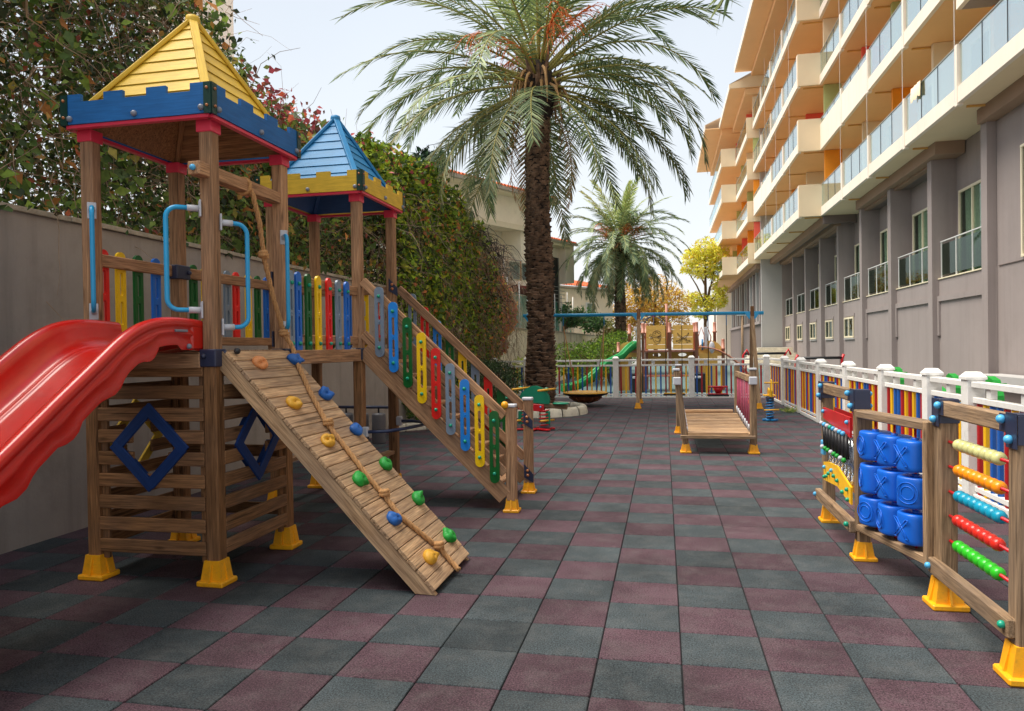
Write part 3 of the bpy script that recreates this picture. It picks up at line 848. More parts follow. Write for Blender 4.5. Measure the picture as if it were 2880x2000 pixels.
# towel on the first-floor handrail
# roof
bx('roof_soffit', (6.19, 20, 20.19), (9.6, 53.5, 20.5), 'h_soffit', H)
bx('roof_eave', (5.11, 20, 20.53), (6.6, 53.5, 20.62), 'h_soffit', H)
bx('roof_fascia', (5.05, 20, 20.54), (5.11, 53.52, 20.95), 'h_white', H)
b = MB(); b.add([(5.05, 20, 20.95), (5.05, 53.52, 20.95), (12, 53.52, 23.5), (12, 20, 23.5)], [(0, 1, 2, 3)]); b.build('roof', M['rooftile'], H)

# ------------------------------------------------------------------ hotel, far block
H2 = thing('hotel_block', 'far wing of the pale hotel, stepping forward beyond the light grey wall panel', 'building', (7.5, 65, 0))
bx('end_wall', (6.70, 53.52, 1.32), (8.23, 53.9, 19.2), 'h_light', H2)
bx('lower_wall', (6.74, 53.92, -.1), (9.0, 78.5, 3.0), 'h_dark', H2)
bx('recessed_wall', (7.3, 53.92, 3.0), (9.0, 78.5, 7.2), 'h_dark', H2)
bx('ledge', (6.6, 53.95, 2.95), (7.3, 78.0, 3.15), 'h_grey', H2)
for k in range(12):
    y = 55 + k * 2.0
    bx('pillar', (6.76, y, 3.16), (7.29, y + .35, 7.15), 'h_light' if k % 2 else 'h_grey', H2)
    bx('pane', (7.24, y + .5, 3.4), (7.28, y + 1.8, 6.6), 'glass_w', H2)
bx('cornice', (6.4, 54, 6.85), (7.3, 78.5, 7.19), 'cornice', H2)
bx('upper_wall', (7.2, 53.92, 7.2), (9.0, 78.5, 19.3), 'h_side', H2)
for fi, z in enumerate((7.2, 10.13, 13.08, 15.98)):
    for (X, ya, yb, n) in ((5.86, 53.92, 62, 2), (4.73, 62, 78.4, 4)):
        for k in range(n):
            a = ya + (yb - ya) * k / n; c = ya + (yb - ya) * (k + 1) / n
            bal = put('balcony', None, H2, Matrix.Translation((X, (a + c) / 2, z)))
            b = MB(); b.box((X, a + .01, z), (X + .12, c - .01, z + .42)); b.build('fascia', M['h_white'], bal)
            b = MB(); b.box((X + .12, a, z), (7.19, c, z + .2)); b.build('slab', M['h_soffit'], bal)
            b = MB(); b.box((X + .04, a + .1, z + .46), (X + .06, c - .1, z + 1.4)); b.build('glass_panel', M['glass_b'], bal)
            beam('handrail', (X + .05, a, z + 1.42), (X + .05, c, z + 1.42), .05, .04, 'steel', bal)
            b = MB(); b.box((6.3, a - .08, z + .2), (7.19, a + .08, z + 2.9)); b.build('partition', M[['accent_r', 'accent_o', 'accent_g', 'h_side'][(k + fi) % 4]], bal)
        bx('balcony_flank', (X - .002, ya - .12, z), (X + (1.34 if X > 5 else 1.14), ya - .002, z + 1.44), 'h_side', H2)
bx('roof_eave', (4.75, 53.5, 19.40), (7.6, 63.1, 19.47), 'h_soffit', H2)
bx('roof_fascia', (4.69, 53.5, 19.40), (4.75, 63.1, 19.75), 'h_white', H2)
b = MB(); b.add([(4.7, 53.48, 19.44), (7.6, 53.48, 19.44), (7.6, 53.48, 21.0), (6.3, 53.48, 20.25), (4.7, 53.48, 19.74)], [(0, 1, 2, 3, 4)]); b.build('gable_end', M['h_side'], H2)
b = MB(); b.add([(4.69, 53.5, 19.75), (4.69, 63.1, 19.75), (8.6, 63.1, 21.6), (8.6, 53.5, 21.6)], [(0, 1, 2, 3)]); b.build('roof', M['h_white'], H2)
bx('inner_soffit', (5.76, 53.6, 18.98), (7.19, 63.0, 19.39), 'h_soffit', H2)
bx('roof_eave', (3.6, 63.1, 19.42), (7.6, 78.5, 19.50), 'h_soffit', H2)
bx('roof_fascia', (3.54, 63.1, 19.42), (3.6, 78.5, 19.8), 'h_white', H2)
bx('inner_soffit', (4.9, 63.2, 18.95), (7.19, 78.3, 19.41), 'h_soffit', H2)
b = MB(); b.add([(3.54, 63.12, 19.8), (3.54, 78.5, 19.8), (8.6, 78.5, 22), (8.6, 63.12, 22)], [(0, 1, 2, 3)]); b.build('roof', M['h_white'], H2)
H3 = thing('annex_building', 'small white building end beyond the far hotel wing, with narrow dark windows', 'building', (6.2, 82, 0))
bx('wall', (5.4, 79.0, -.1), (9, 90, 7.2), 'h_white', H3)
for y in (79.8, 81.6): bx('window', (5.36, y, 3.6), (5.399, y + .8, 6.6), 'room', H3)
# entrance steps
S_ = thing('stone_steps', 'pale worn stone steps at the foot of the light grey wall panel', 'steps', (7, 50, 0))
for k in range(7):
    bx('step', (5.95 - .12 * k, 49.6 - .35 * k, -.1), (8.2, 52.9 - .02 * k, 1.29 - .17 * k), 'curb', S_)

# ------------------------------------------------------------------ cream houses on the left
def local_frame(A, B):
    u = Vector((B[0] - A[0], B[1] - A[1], 0)).normalized(); n = Vector((u.y, -u.x, 0))
    m = Matrix((u, -n, Vector((0, 0, 1)))).transposed().to_4x4(); m.translation = (A[0], A[1], 0)
    return m      # local X along facade, local Y into the building
def lbox(name, m, lo, hi, mat, parent):
    b = MB(); b.box(lo, hi); return put(name, b.mesh(name, M[mat]), parent, m)
def tiled_roof(name, m, x0, x1, y0, z0, y1, z1, parent, pitch=.22):
    b = MB(); n = int((x1 - x0) / pitch); rows = max(3, int(abs(y1 - y0) / .35))
    for r in range(rows):
        ya = y0 + (y1 - y0) * r / rows; yb = y0 + (y1 - y0) * (r + 1.12) / rows
        za = z0 + (z1 - z0) * r / rows + .03; zb = z0 + (z1 - z0) * (r + 1.12) / rows
        for k in range(n):
            xc = x0 + (k + .5) * pitch; w = pitch * .5
            prof = [(-w, -.02), (-w * .55, .05), (0, .075), (w * .55, .05), (w, -.02)]
            v = [(xc + a, ya, za + h) for a, h in prof] + [(xc + a, yb, zb + h) for a, h in prof]
            b.add(v, [(i, i + 1, i + 6, i + 5) for i in range(4)] + [(4, 3, 2, 1, 0)])
    o = put(name, b.mesh(name, M['rooftile']), parent, m); o['kind'] = 'stuff'; return o
m1 = local_frame((-9.6, 25.2), (-5.5, 33.4))
h1 = thing('villa', 'cream villa with orange tiled roof and deep covered balcony, left of the palm trunk', 'house', (-7.5, 29.5, 0))
lbox('wall', m1, (-4, 1.3, 0), (9.4, 9, 6.84), 'cream', h1)
lbox('upper_wall', m1, (-4, .12, 6.85), (9.3, 9, 8.15), 'cream', h1)
lbox('wing_wall', m1, (7.9, .2, 0), (9.3, 8, 6.849), 'cream', h1)
lbox('soffit_band', m1, (-4, .0, 6.75), (9.3, .119, 6.98), 'frame_cream', h1)
lbox('balcony_slab', m1, (-4, .1, 4.25), (9.2, 1.3, 4.5), 'cream', h1)
lbox('eave_board', m1, (-4, -.45, 8.15), (9.9, .4, 8.32), 'frame_cream', h1)
lbox('gutter', m1, (2.6, -.58, 8.20), (10.0, -.46, 8.34), 'steel', h1)
tiled_roof('roof', m1, -4.5, 10, -.5, 8.36, 4.5, 9.9, h1)
wn = put('window', None, h1, m1 @ Matrix.Translation((4.4, 1.28, 3.3)))
lbox('window_frame', m1, (6.55, 1.24, 4.5), (7.35, 1.299, 6.68), 'frame_cream', wn)
lbox('pane', m1, (6.66, 1.21, 4.55), (7.1, 1.239, 6.55), 'glass_w', wn)
lbox('shutter', m1, (6.70, 1.18, 4.55), (6.86, 1.209, 6.55), 'cream2', wn)
beamm = lambda a, b_: (m1 @ Vector(a), m1 @ Vector(b_))
p, q = beamm((-3, .15, 5.42), (7.9, .15, 5.42)); beam('handrail', p, q, .05, .05, 'steel', h1)
for k in range(10):
    p, q = beamm((-3 + k * 1.2, .15, 4.5), (-3 + k * 1.2, .15, 5.40)); beam('baluster', p, q, .06, .06, 'ramp' if k % 3 == 0 else 'white_metal', h1)
    lbox('glass_panel', m1, (-2.9 + k * 1.2, .14, 4.58), (-1.9 + k * 1.2, .16, 5.33), 'glass_b', h1)
h2 = thing('villa', 'white villa with red hipped roof and tall dark window, just right of the palm trunk', 'house', (-5.5, 38, 0))
m2 = local_frame((-6.6, 35.9), (-5.0, 39.6))
lbox('wall', m2, (-2, .3, 0), (3.6, 7, 6.85), 'h_white', h2)
lbox('upper_wall', m2, (3.5, -.1, 5.0), (4.4, 7, 7.1), 'h_white', h2)
lbox('eave_board', m2, (-2.4, -.3, 6.86), (3.9, .5, 7.0), 'frame_cream', h2)
tiled_roof('roof', m2, -2.4, 4.6, -.3, 7.12, 3, 8.0, h2)
lbox('gutter', m2, (-2.4, -.45, 6.98), (4.3, -.33, 7.10), 'steel', h2)
wn = put('window', None, h2, m2 @ Matrix.Translation((1.2, .28, 3.9)))
lbox('pane', m2, (1.6, .2, 3.6), (3.25, .25, 6.3), 'room', wn)
for k in range(3): lbox('window_frame', m2, (1.6 + k * .8, .17, 3.6), (1.68 + k * .8, .199, 6.3), 'steel', wn)
for k in range(5):
    lbox('railing_bar', m2, (1.4, -.04, 3.9 + k * .2), (3.5, -.01, 3.93 + k * .2), 'steel', wn)
h2b = thing('garden_awning', 'maroon pitched awning over the green netting beside the palm trunk', 'awning', (-5.8, 33, 3.4))
b = MB(); b.add([(-7.2, 29.5, 4.3), (-5.6, 31.0, 4.15), (-5.2, 34.5, 3.75), (-7.0, 34.0, 3.9), (-7.2, 29.5, 4.22), (-5.6, 31.0, 4.03), (-5.2, 34.5, 3.63), (-7.0, 34.0, 3.8)],
    [(0, 1, 2, 3), (7, 6, 5, 4), (0, 4, 5, 1), (1, 5, 6, 2), (2, 6, 7, 3), (3, 7, 4, 0)]); b.build('canopy', M['brownroof'], h2b)
for x_, y_ in ((-5.75, 31.1), (-5.35, 34.2)): bar('awning_pole', [(x_, y_, 2.3), (x_, y_, 3.8)], .03, 'white_metal', h2b)
h3 = thing('villa', 'small cream house with red roof and white window behind the smaller palm', 'house', (-5, 58, 0))
m3 = local_frame((-7.6, 54), (-3.6, 60.5))
lbox('wall', m3, (-6, .3, 0), (7.2, 8, 5.95), 'cream', h3)
lbox('eave_board', m3, (-6.2, -.3, 5.96), (7.6, .5, 6.1), 'cope', h3)
tiled_roof('roof', m3, -6.2, 7.6, -.3, 6.14, 4, 7.1, h3, .3)
wn = put('window', None, h3, m3 @ Matrix.Translation((3, .28, 3.4)))
lbox('window_frame', m3, (3.6, .2, 3.3), (4.7, .29, 5.0), 'white_metal', wn)
for k in range(2): lbox('pane', m3, (3.7 + k * .5, .15, 3.4), (4.12 + k * .5, .199, 4.9), 'glass_w', wn)
h4 = thing('tower_block', 'plain white tower rising far behind the hedge top', 'building', (-29, 41, 0))
bx('wall', (-31.5, 40, 0), (-28.3, 45, 34), 'h_white', h4)
for k in range(8): bx('balcony_band', (-31.6, 39.7, 8 + 3.1 * k), (-30.2, 40, 8.35 + 3.1 * k), 'h_light', h4)
h5 = thing('villa', 'orange tiled ridge of a house showing just above the hedge behind the blue roof', 'house', (-13, 31, 0))
m5 = local_frame((-13.4, 25.0), (-9.6, 31.4))
lbox('wall', m5, (0, .3, 0), (7.2, 6, 9.1), 'cream', h5)
tiled_roof('roof', m5, -.3, 7.5, -.3, 9.2, 3, 10.3, h5)

# ================================================================== VEGETATION
def interp(x, xs, ys): return np.interp(x, xs, ys)

def stems_mesh(name, starts, n, parent, mat, length=(0.8, 2.0), r=(.004, .012), down=-.25, spread=(.25, 1, 1)):
    b = MB()
    for k in range(n):
        p = Vector(starts()); d = Vector((random.gauss(0, .4) * spread[0], random.gauss(0, 1) * spread[1], random.gauss(0, 1) * spread[2])).normalized()
        L = random.uniform(*length); pts = [p.copy()]; rr = random.uniform(*r)
        for i in range(6):
            d = (d + Vector((random.gauss(0, .35), random.gauss(0, .35), random.gauss(0, .35) + down * .3))).normalized()
            p = p + d * L / 6; pts.append(p.copy())
        b.tube(pts, [rr * (1 - .12 * i) for i in range(7)], 3, cap=False)
    return struct(b.build(name, M[mat], parent, True), 'stuff')

def foliage(name, P, Lr, cols, wts, parent, mat, up=.2, face=(1, -.6, .5), jit=.3, wr=.6):
    n = len(P)
    D = rand_unit(n); D[:, 2] -= up
    Nn = rand_unit(n) * .9 + np.array(face)
    L = rng.uniform(Lr[0], Lr[1], n); W = L * rng.uniform(wr * .8, wr * 1.2, n)
    return struct(put(name, leaf_mesh(name, P, D, Nn, L, W, palette(n, cols, wts, jit), M[mat]), parent), 'stuff')

# creeper hedge growing over the wall
def hedge_top(y): return interp(y, [-2, 4, 7, 8.2, 8.7, 9.3, 10.3, 11.1, 12, 14.2, 16.8, 19], [7.2, 7.4, 6.8, 5.9, 5.2, 4.95, 5.0, 5.05, 5.15, 5.3, 5.2, 5.0])
hd = thing('creeper_hedge', 'dark creeper hedge with bare brown stems above the grey wall behind the yellow roof', 'hedge', (-6, 6, 2.6))
def hpts(n, y0, y1, xmean=-5.95, xs=.45, low=2.62):
    y = rng.uniform(y0, y1, n)
    # clumpy density: keep points near random cluster centres
    top = hedge_top(y)
    z = low + (top - low) * rng.beta(1.1, 1.05, n)
    x = xmean + rng.normal(0, xs, n) * np.sqrt(np.clip((top + .15 - z) / 1.2, .1, 1))
    return np.stack([x, y, z], 1)
def clump(P, k, s, keep=.55, seed=0):
    c = P[rng.integers(0, len(P), k)]
    # distance to nearest of clusters through coarse noise: hash-grid
    g = np.floor(P / s).astype(int)
    h = (np.abs(g[:, 0] * 73856093 ^ g[:, 1] * 19349663 ^ g[:, 2] * 83492791) % 1000) / 1000.0
    g2 = np.floor(P / (s * 2.3) + 5.3).astype(int)
    h2 = (np.abs(g2[:, 0] * 73856093 ^ g2[:, 1] * 19349663 ^ g2[:, 2] * 83492791) % 1000) / 1000.0
    return P[(h * .5 + h2 * .5) < keep]
P = clump(hpts(150000, -1.0, 13.5, -6.0, .5), 100, .2, .64)
foliage('foliage', P, (.045, .10), [(46, 62, 26), (64, 84, 34), (92, 104, 42), (70, 58, 36), (128, 96, 44), (38, 48, 28), (120, 60, 46)], [30, 26, 12, 12, 5, 18, 3], hd, 'leaf')
P = clump(hpts(14000, -1.0, 13.5, -5.45, .25), 60, .3, .5)
foliage('foliage', P, (.06, .12), [(84, 106, 44), (110, 128, 60), (150, 110, 50), (168, 90, 60), (60, 82, 36)], [30, 20, 8, 6, 20], hd, 'leaf')
def hstart():
    y_ = random.uniform(-1, 13.5); return (random.gauss(-5.9, .35), y_, random.uniform(2.6, float(hedge_top(y_)) - .7))
stems_mesh('stems', hstart, 4200, hd, 'twig', (.7, 2.0), (.003, .009))
P = clump(hpts(5200, -1.0, 13.2, -5.30, .16), 60, .3, .5)
foliage('foliage', P, (.12, .21), [(112, 134, 58), (84, 104, 48), (168, 112, 60), (140, 128, 60), (60, 78, 38)], [24, 24, 7, 10, 16], hd, 'leaf', jit=.35)
# long shoots poking out
rd = thing('red_creeper', 'reddening creeper with trailing shoots between the yellow and blue roofs', 'creeper', (-5.9, 11, 5))
n = 9500
y = rng.uniform(8.3, 15.5, n); top = interp(y, [8.3, 9, 10, 11, 12, 14.2, 15.5], [5.35, 5.25, 5.25, 5.25, 5.3, 5.5, 5.6])
P = np.stack([rng.normal(-5.75, .35, n), y, top - .1 - np.abs(rng.normal(0, .5, n))], 1); P = clump(P, 50, .25, .6)
foliage('foliage', P, (.07, .14), [(124, 52, 60), (150, 66, 66), (92, 60, 50), (90, 100, 50), (176, 84, 60)], [30, 20, 18, 22, 8], rd, 'leaf')
stems_mesh('stems', lambda: (random.gauss(-5.7, .25), random.uniform(7.6, 15.5), random.uniform(4.4, 4.95)), 170, rd, 'twig', (.3, .7), (.003, .006), .4)
o = None if True else foliage('foliage', np.stack([rng.normal(-5.7, .3, 700), rng.uniform(6.6, 8.8, 700), rng.uniform(5.5, 6.6, 700)], 1), (.08, .16), [(150, 60, 62), (96, 84, 52), (120, 70, 60)], [2, 2, 1], rd, 'leaf')

# green and orange cascade further along, falling down to the ground
cs = thing('cascading_creeper', 'autumn creeper turning orange and red cascading over the cream wall beside the palm', 'creeper', (-5.2, 19, 2))
n = 64000
y = rng.uniform(12.0, 27.5, n)
top = interp(y, [12, 14.2, 16.8, 19, 20.4, 22.7, 25, 27.5], [5.3, 5.45, 5.75, 5.3, 4.9, 4.5, 4.0, 3.3])
bot = interp(y, [12, 13, 14, 15.7, 17.1, 19.6, 22.3, 24.4, 26.4, 27.5], [2.6, 2.5, 2.0, 1.5, 1.25, 1.0, .75, 1.35, 2.3, 2.8]) + .35 * np.sin(y * 2.7) * np.sin(y * 1.1)
v = rng.beta(1.1, 1.0, n); z = bot + (top - bot) * v
x = interp(y, [12.0, 13.5, 20, 24, 28], [-4.9, -4.88, -5.05, -5.45, -5.7]) + .32 * np.sin(v * 3.1) - .10 - np.abs(rng.normal(0, .20, n)) + .13 * np.sin(y * 3 + z * 2.2) + .08 * np.sin(y * 7 - z * 5)
P = clump(np.stack([x, y, z], 1), 100, .34, .52)
yy = P[:, 1]
m = yy < 17.5 + rng.normal(0, 1.6, len(yy))
foliage('foliage', P[m], (.08, .16), [(92, 116, 30), (124, 142, 38), (64, 86, 30), (150, 150, 50), (160, 96, 54), (46, 62, 26)], [26, 26, 20, 12, 5, 12], cs, 'leaf', jit=.35)
Q = P[~m]; k = (Q[:, 1] < 23 + rng.normal(0, 1.2, len(Q)))
foliage('foliage', Q[k], (.08, .16), [(88, 110, 32), (120, 132, 40), (60, 76, 30), (176, 112, 52), (120, 80, 44), (44, 56, 26)], [28, 24, 20, 9, 8, 12], cs, 'leaf', jit=.35)
foliage('foliage', Q[~k], (.09, .17), [(190, 100, 66), (206, 128, 78), (160, 72, 72), (124, 124, 48), (180, 138, 62)], [22, 20, 16, 24, 14], cs, 'leaf', jit=.35)
stems_mesh('stems', lambda: (random.gauss(-5.0, .12), random.uniform(12.2, 25), random.uniform(1.4, 4.6)), 1500, cs, 'twig', (.6, 1.6), (.003, .008), -1.5, (.15, .5, 1))
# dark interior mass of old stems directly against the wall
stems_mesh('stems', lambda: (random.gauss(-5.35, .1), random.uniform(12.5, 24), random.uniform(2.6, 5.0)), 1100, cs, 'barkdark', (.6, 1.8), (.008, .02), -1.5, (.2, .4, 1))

def bushy_tree(name, label, cat, base, H, crowns, cols, wts, leaf, nleaf, trunk=True, gloss=False, group=None, rad=.12, wr=.5):
    t = thing(name, label, cat, base, group)
    b = MB()
    if trunk:
        top = Vector(crowns[0][:3])
        pts = [Vector(base).lerp(top, k / 6) + Vector((random.gauss(0, .05), random.gauss(0, .05), 0)) * (k > 0) for k in range(7)]
        b.tube(pts, [rad * (1 - .1 * k) for k in range(7)], 8)
        for c in crowns:
            s = pts[random.randrange(2, 6)]
            e = Vector(c[:3]); mid = s.lerp(e, .5) + Vector((random.gauss(0, .1), random.gauss(0, .1), .15))
            b.tube([s, mid, e], [rad * .5, rad * .35, rad * .15], 6)
            for _ in range(5):
                d = Vector(rand_unit(1)[0]) * c[3] * .9
                b.tube([e - d * .1, e + d * .5, e + d], [rad * .14, rad * .1, rad * .04], 4)
        b.build('trunk', M['barktree'], t, True)
    Ps = []
    for (cx, cy, cz, r) in crowns:
        n = int(nleaf * r ** 2 / sum(c[3] ** 2 for c in crowns))
        u = rand_unit(n) * (rng.uniform(.25, 1, (n, 1)) ** .55) * r * np.array([1, 1, .8])
        Ps.append(np.array([[cx, cy, cz]]) + u)
    P = clump(np.concatenate(Ps), 60, leaf[1] * 2.2, .62)
    foliage('crown', P, leaf, cols, wts, t, 'leafgloss' if gloss else 'leaf', wr=wr, up=.05)
    return t
bushy_tree('evergreen_tree', 'dark glossy leaved evergreen rising behind the creeper next to the cream villa', 'tree', (-7.2, 20.5, 0), 6,
           [(-6.9, 20.2, 6.1, .8), (-6.6, 19.5, 5.6, .7), (-6.3, 21.0, 5.2, .8), (-6.5, 20.2, 6.9, .55), (-6.0, 22.3, 4.7, .6), (-5.9, 23.3, 4.25, .5), (-6.4, 19.0, 6.4, .5), (-7.2, 19.5, 5.2, .8)],
           [(26, 50, 32), (36, 66, 40), (20, 38, 26), (60, 88, 56)], [4, 3, 3, 1], (.14, .24), 9000, gloss=True, wr=.38)
# clipped shrub in the bed and bright bushes beyond the fence
def shrub(name, label, blobs, cols, wts, leaf, n, wr=.35, stem=True):
    t = thing(name, label, 'shrub', (blobs[0][0], blobs[0][1], 0))
    Ps = []
    for (cx, cy, cz, rx, ry, rz) in blobs:
        k = int(n * rx * rz / sum(b_[3] * b_[5] for b_ in blobs))
        u = rand_unit(k) * (rng.uniform(.45, 1, (k, 1)) ** .4) * np.array([rx, ry, rz])
        Ps.append(np.array([[cx, cy, cz]]) + u)
    P = clump(np.concatenate(Ps), 60, leaf[1] * 1.6, .72); P = P[P[:, 2] > .03]
    foliage('foliage', P, leaf, cols, wts, t, 'leaf', up=-.6, wr=wr)
    b = MB()
    for (cx, cy, cz, rx, ry, rz) in blobs:
        for _ in range(14):
            b.tube([(cx, cy, 0), (cx + random.uniform(-.5, .5) * rx, cy + random.uniform(-.5, .5) * ry, cz), (cx + random.uniform(-.8, .8) * rx, cy + random.uniform(-.8, .8) * ry, cz + rz * .6)], [.02, .014, .005], 4)
    struct(b.build('stems', M['barktree'], t), 'stuff')
    return t
shrub('clipped_shrub', 'rounded dark green small leaved shrub in the bed behind the stair posts', [(-4.55, 17.6, .62, .95, 1.3, .62), (-4.6, 19.2, .60, .9, 1.2, .62), (-4.3, 16.4, .42, .5, .7, .45)],
      [(44, 62, 36), (60, 82, 46), (84, 106, 62), (32, 46, 28)], [4, 4, 2, 3], (.05, .09), 15000)
shrub('leafy_shrub', 'tall leafy shrub under the creeper beside the grey hanging bins', [(-4.7, 14.2, .5, .45, .9, .55), (-4.75, 15.3, .55, .4, .8, .6)],
      [(56, 78, 34), (80, 104, 44), (96, 110, 50)], [3, 3, 2], (.06, .12), 3500, .5)
shrub('bright_bush', 'bright yellow green bush behind the back fence beside the green slide',
      [(-3.0, 29.0, .95, 1.0, 1.0, .75), (-2.2, 30.0, 1.15, .9, 1.0, .85), (-3.9, 30.0, 1.0, .9, 1.0, .7), (-1.9, 32.5, 1.3, .8, .8, .9), (-3.0, 31.5, .7, 1.6, 1, .7)],
      [(92, 118, 34), (116, 140, 44), (72, 100, 32), (54, 78, 30)], [4, 4, 3, 2], (.10, .20), 9000, .3)
shrub('pale_bush', 'sparse pale yellow green bush in front of the cream wall left of the palm trunk', [(-4.9, 25.2, .75, .5, .6, .4), (-4.3, 26.0, .6, .6, .6, .4)],
      [(150, 170, 70), (190, 200, 100), (120, 140, 60)], [3, 3, 2], (.09, .16), 1200, .4)
t = thing('weed_tuft', 'small weed tuft at the foot of a white fence post on the right', 'weed', (2.72, 17.0, 0))
n = 120; P = np.stack([rng.normal(2.68, .07, n), rng.normal(17.0, .1, n), np.abs(rng.normal(.02, .03, n))], 1)
foliage('foliage', P, (.06, .14), [(120, 140, 60), (90, 120, 50), (170, 160, 90)], [2, 2, 1], t, 'leaf', up=-1.2, wr=.15)

# distant trees
bushy_tree('willow_tree', 'golden yellow weeping tree behind the smaller palm', 'tree', (-.6, 62, 0), 9,
           [(-.8, 62, 5.8, 2.2), (-2.4, 62, 5.6, 1.9), (.6, 62, 5.0, 1.8), (-1.6, 62, 3.6, 2.1), (.4, 62, 3.4, 1.9), (-3.4, 62, 3.8, 1.6)],
           [(190, 150, 60), (168, 132, 56), (210, 172, 84), (140, 120, 56)], [4, 4, 2, 2], (.22, .42), 9000, wr=.3, rad=.2)
bushy_tree('pine_tree', 'tall airy yellow green tree against the bright sky at the end of the hotel', 'tree', (3.6, 66, 0), 12,
           [(3.6, 66, 9.9, 1.3), (2.6, 66, 9.2, 1.0), (4.6, 66, 9.3, 1.2), (3.4, 66, 8.2, 1.2), (4.7, 66, 7.8, 1.1), (2.6, 66, 5.5, .9), (4.4, 66, 5.4, 1.1), (3.2, 66, 4.6, 1.0), (4.8, 66, 6.4, .8), (2.0, 66, 8.2, .5)],
           [(232, 200, 62), (220, 184, 60), (170, 168, 60), (240, 222, 110)], [4, 4, 2, 2], (.22, .42), 6500, wr=.35, rad=.17)
bushy_tree('garden_tree', 'low dark green tree behind the green netting left of the smaller palm', 'tree', (-5.6, 40, 2), 4,
           [(-5.2, 41, 3.3, .9), (-4.7, 43, 3.2, .9), (-4.3, 45, 3.0, .8), (-6.0, 39, 3.3, .7)], [(60, 90, 50), (80, 110, 60), (44, 66, 40)], [3, 2, 2], (.14, .26), 3500)
bushy_tree('garden_tree', 'olive coloured bush beside the trunk of the smaller palm', 'tree', (-3.6, 46, 0), 4,
           [(-3.4, 46, 2.6, .9), (-3.0, 47, 1.9, .9), (-3.8, 46, 1.6, .8)], [(104, 104, 52), (130, 120, 60), (80, 90, 46)], [3, 2, 2], (.14, .24), 2600)

# ------------------------------------------------------------------ palms
def frond_arrays(L, droop, nl=62, leaflet=.55, seed=0, sparse=1.0, wid=.031):
    """frond in the local XZ plane, starting along +X; returns rachis points and leaflet arrays"""
    r = np.random.default_rng(seed)
    N = 40; pts = [(0., 0., 0.)]; th = 0.0
    for i in range(N):
        s = (i + 1) / N
        th = -droop * (s ** 1.5)
        p = pts[-1]; pts.append((p[0] + L / N * math.cos(th), p[1] + L / N * .02 * math.sin(s * 3 + seed), p[2] + L / N * math.sin(th)))
    pts = np.array(pts)
    P = []; D = []; Nn = []; LL = []; W = []
    for side in (-1, 1):
        for k in range(nl):
            s = .16 + .84 * (k + r.uniform(-.3, .3)) / nl
            if r.random() > sparse: continue
            s = min(max(s, .12), .999); f = s * N; i = min(int(f), N - 1)
            p = pts[i] + (pts[i + 1] - pts[i]) * (f - i); t = pts[i + 1] - pts[i]; t /= np.linalg.norm(t)
            up = np.array([-t[2], 0, t[0]]); ys = np.array([0, side, 0.])
            a = math.radians(68 - 34 * s + r.normal(0, 5))
            lift = .22 + r.normal(0, .12)
            d = t * math.cos(a) + (ys * math.cos(lift) + up * math.sin(lift)) * math.sin(a)
            d = d + np.array([0, 0, -.12 - .12 * r.random()])
            P.append(p); D.append(d); Nn.append(up + ys * -.5 * side * 0 + r.normal(0, .25, 3))
            prof = min(1, (s - .08) * 5) * (1 - .55 * max(0, s - .45) / .55)
            LL.append(leaflet * prof * r.uniform(.88, 1.08)); W.append(wid * (L / 4.5))
    return pts, np.array(P), np.array(D), np.array(Nn), np.array(LL), np.array(W)

def frond_mesh(name, L, droop, seed, cols, nl=62, leaflet=.55, sparse=1.0, dry=False, wid=.036):
    pts, P, D, Nn, LL, W = frond_arrays(L, droop, nl, leaflet, seed, sparse, .055 if nl < 50 and not dry else wid)
    n = len(P)
    D = D / np.linalg.norm(D, axis=1, keepdims=True)
    S = np.cross(D, Nn); S /= np.linalg.norm(S, axis=1, keepdims=True); Nn = np.cross(S, D)
    W = W[:, None]; LLc = LL[:, None]
    g = np.array([[0, 0, -1.]])
    a0 = P - S * W * .35; a1 = P + S * W * .35
    m = P + D * LLc * .5 + g * LLc * .04
    b0 = m - S * W * .55; b1 = m + S * W * .55
    t = P + D * LLc + g * LLc * .16
    V = np.stack([a0, a1, b1, b0, t], 1).reshape(-1, 3)
    k = np.arange(n) * 5
    F = np.stack([k, k + 1, k + 2, k, k + 2, k + 3, k + 3, k + 2, k + 4], 1).reshape(-1)
    # rachis tube
    mb = MB(); rp = [Vector(p) for p in pts[::2]]
    mb.tube(rp, [.032 * (1 - .85 * i / (len(rp) - 1)) * (L / 4.5) for i in range(len(rp))], 5)
    RV = np.array(mb.v); nf = len(mb.f); tri = []
    for f in mb.f:
        for j in range(1, len(f) - 1): tri.append((f[0], f[j], f[j + 1]))
    tri = np.array(tri) + len(V)
    me = bpy.data.meshes.new(name)
    AV = np.concatenate([V, RV]); me.vertices.add(len(AV)); me.vertices.foreach_set('co', AV.astype(np.float32).ravel())
    FF = np.concatenate([F, tri.ravel()]).astype(np.int32)
    me.loops.add(len(FF)); me.loops.foreach_set('vertex_index', FF)
    np_ = len(FF) // 3; me.polygons.add(np_); me.polygons.foreach_set('loop_start', (np.arange(np_) * 3).astype(np.int32))
    mi = np.zeros(np_, np.int32); mi[n * 3:] = 1; 
    me.update(calc_edges=True)
    me.polygons.foreach_set('material_index', mi)
    ca = me.color_attributes.new('Col', 'FLOAT_COLOR', 'POINT')
    cc = np.ones((len(AV), 4), np.float32); base = palette(n, cols, [1] * len(cols), .22)
    cc[:n * 5, :3] = np.repeat(base, 5, 0); ca.data.foreach_set('color', cc.ravel())
    me.materials.append(M['leaf']); me.materials.append(M['rachis'] if not dry else M['deadleaf'])
    me.validate()
    return me
GRN = [(98, 112, 76), (80, 98, 68), (120, 132, 90), (66, 84, 58)]
YG = [(142, 154, 92), (124, 140, 86), (158, 166, 108)]

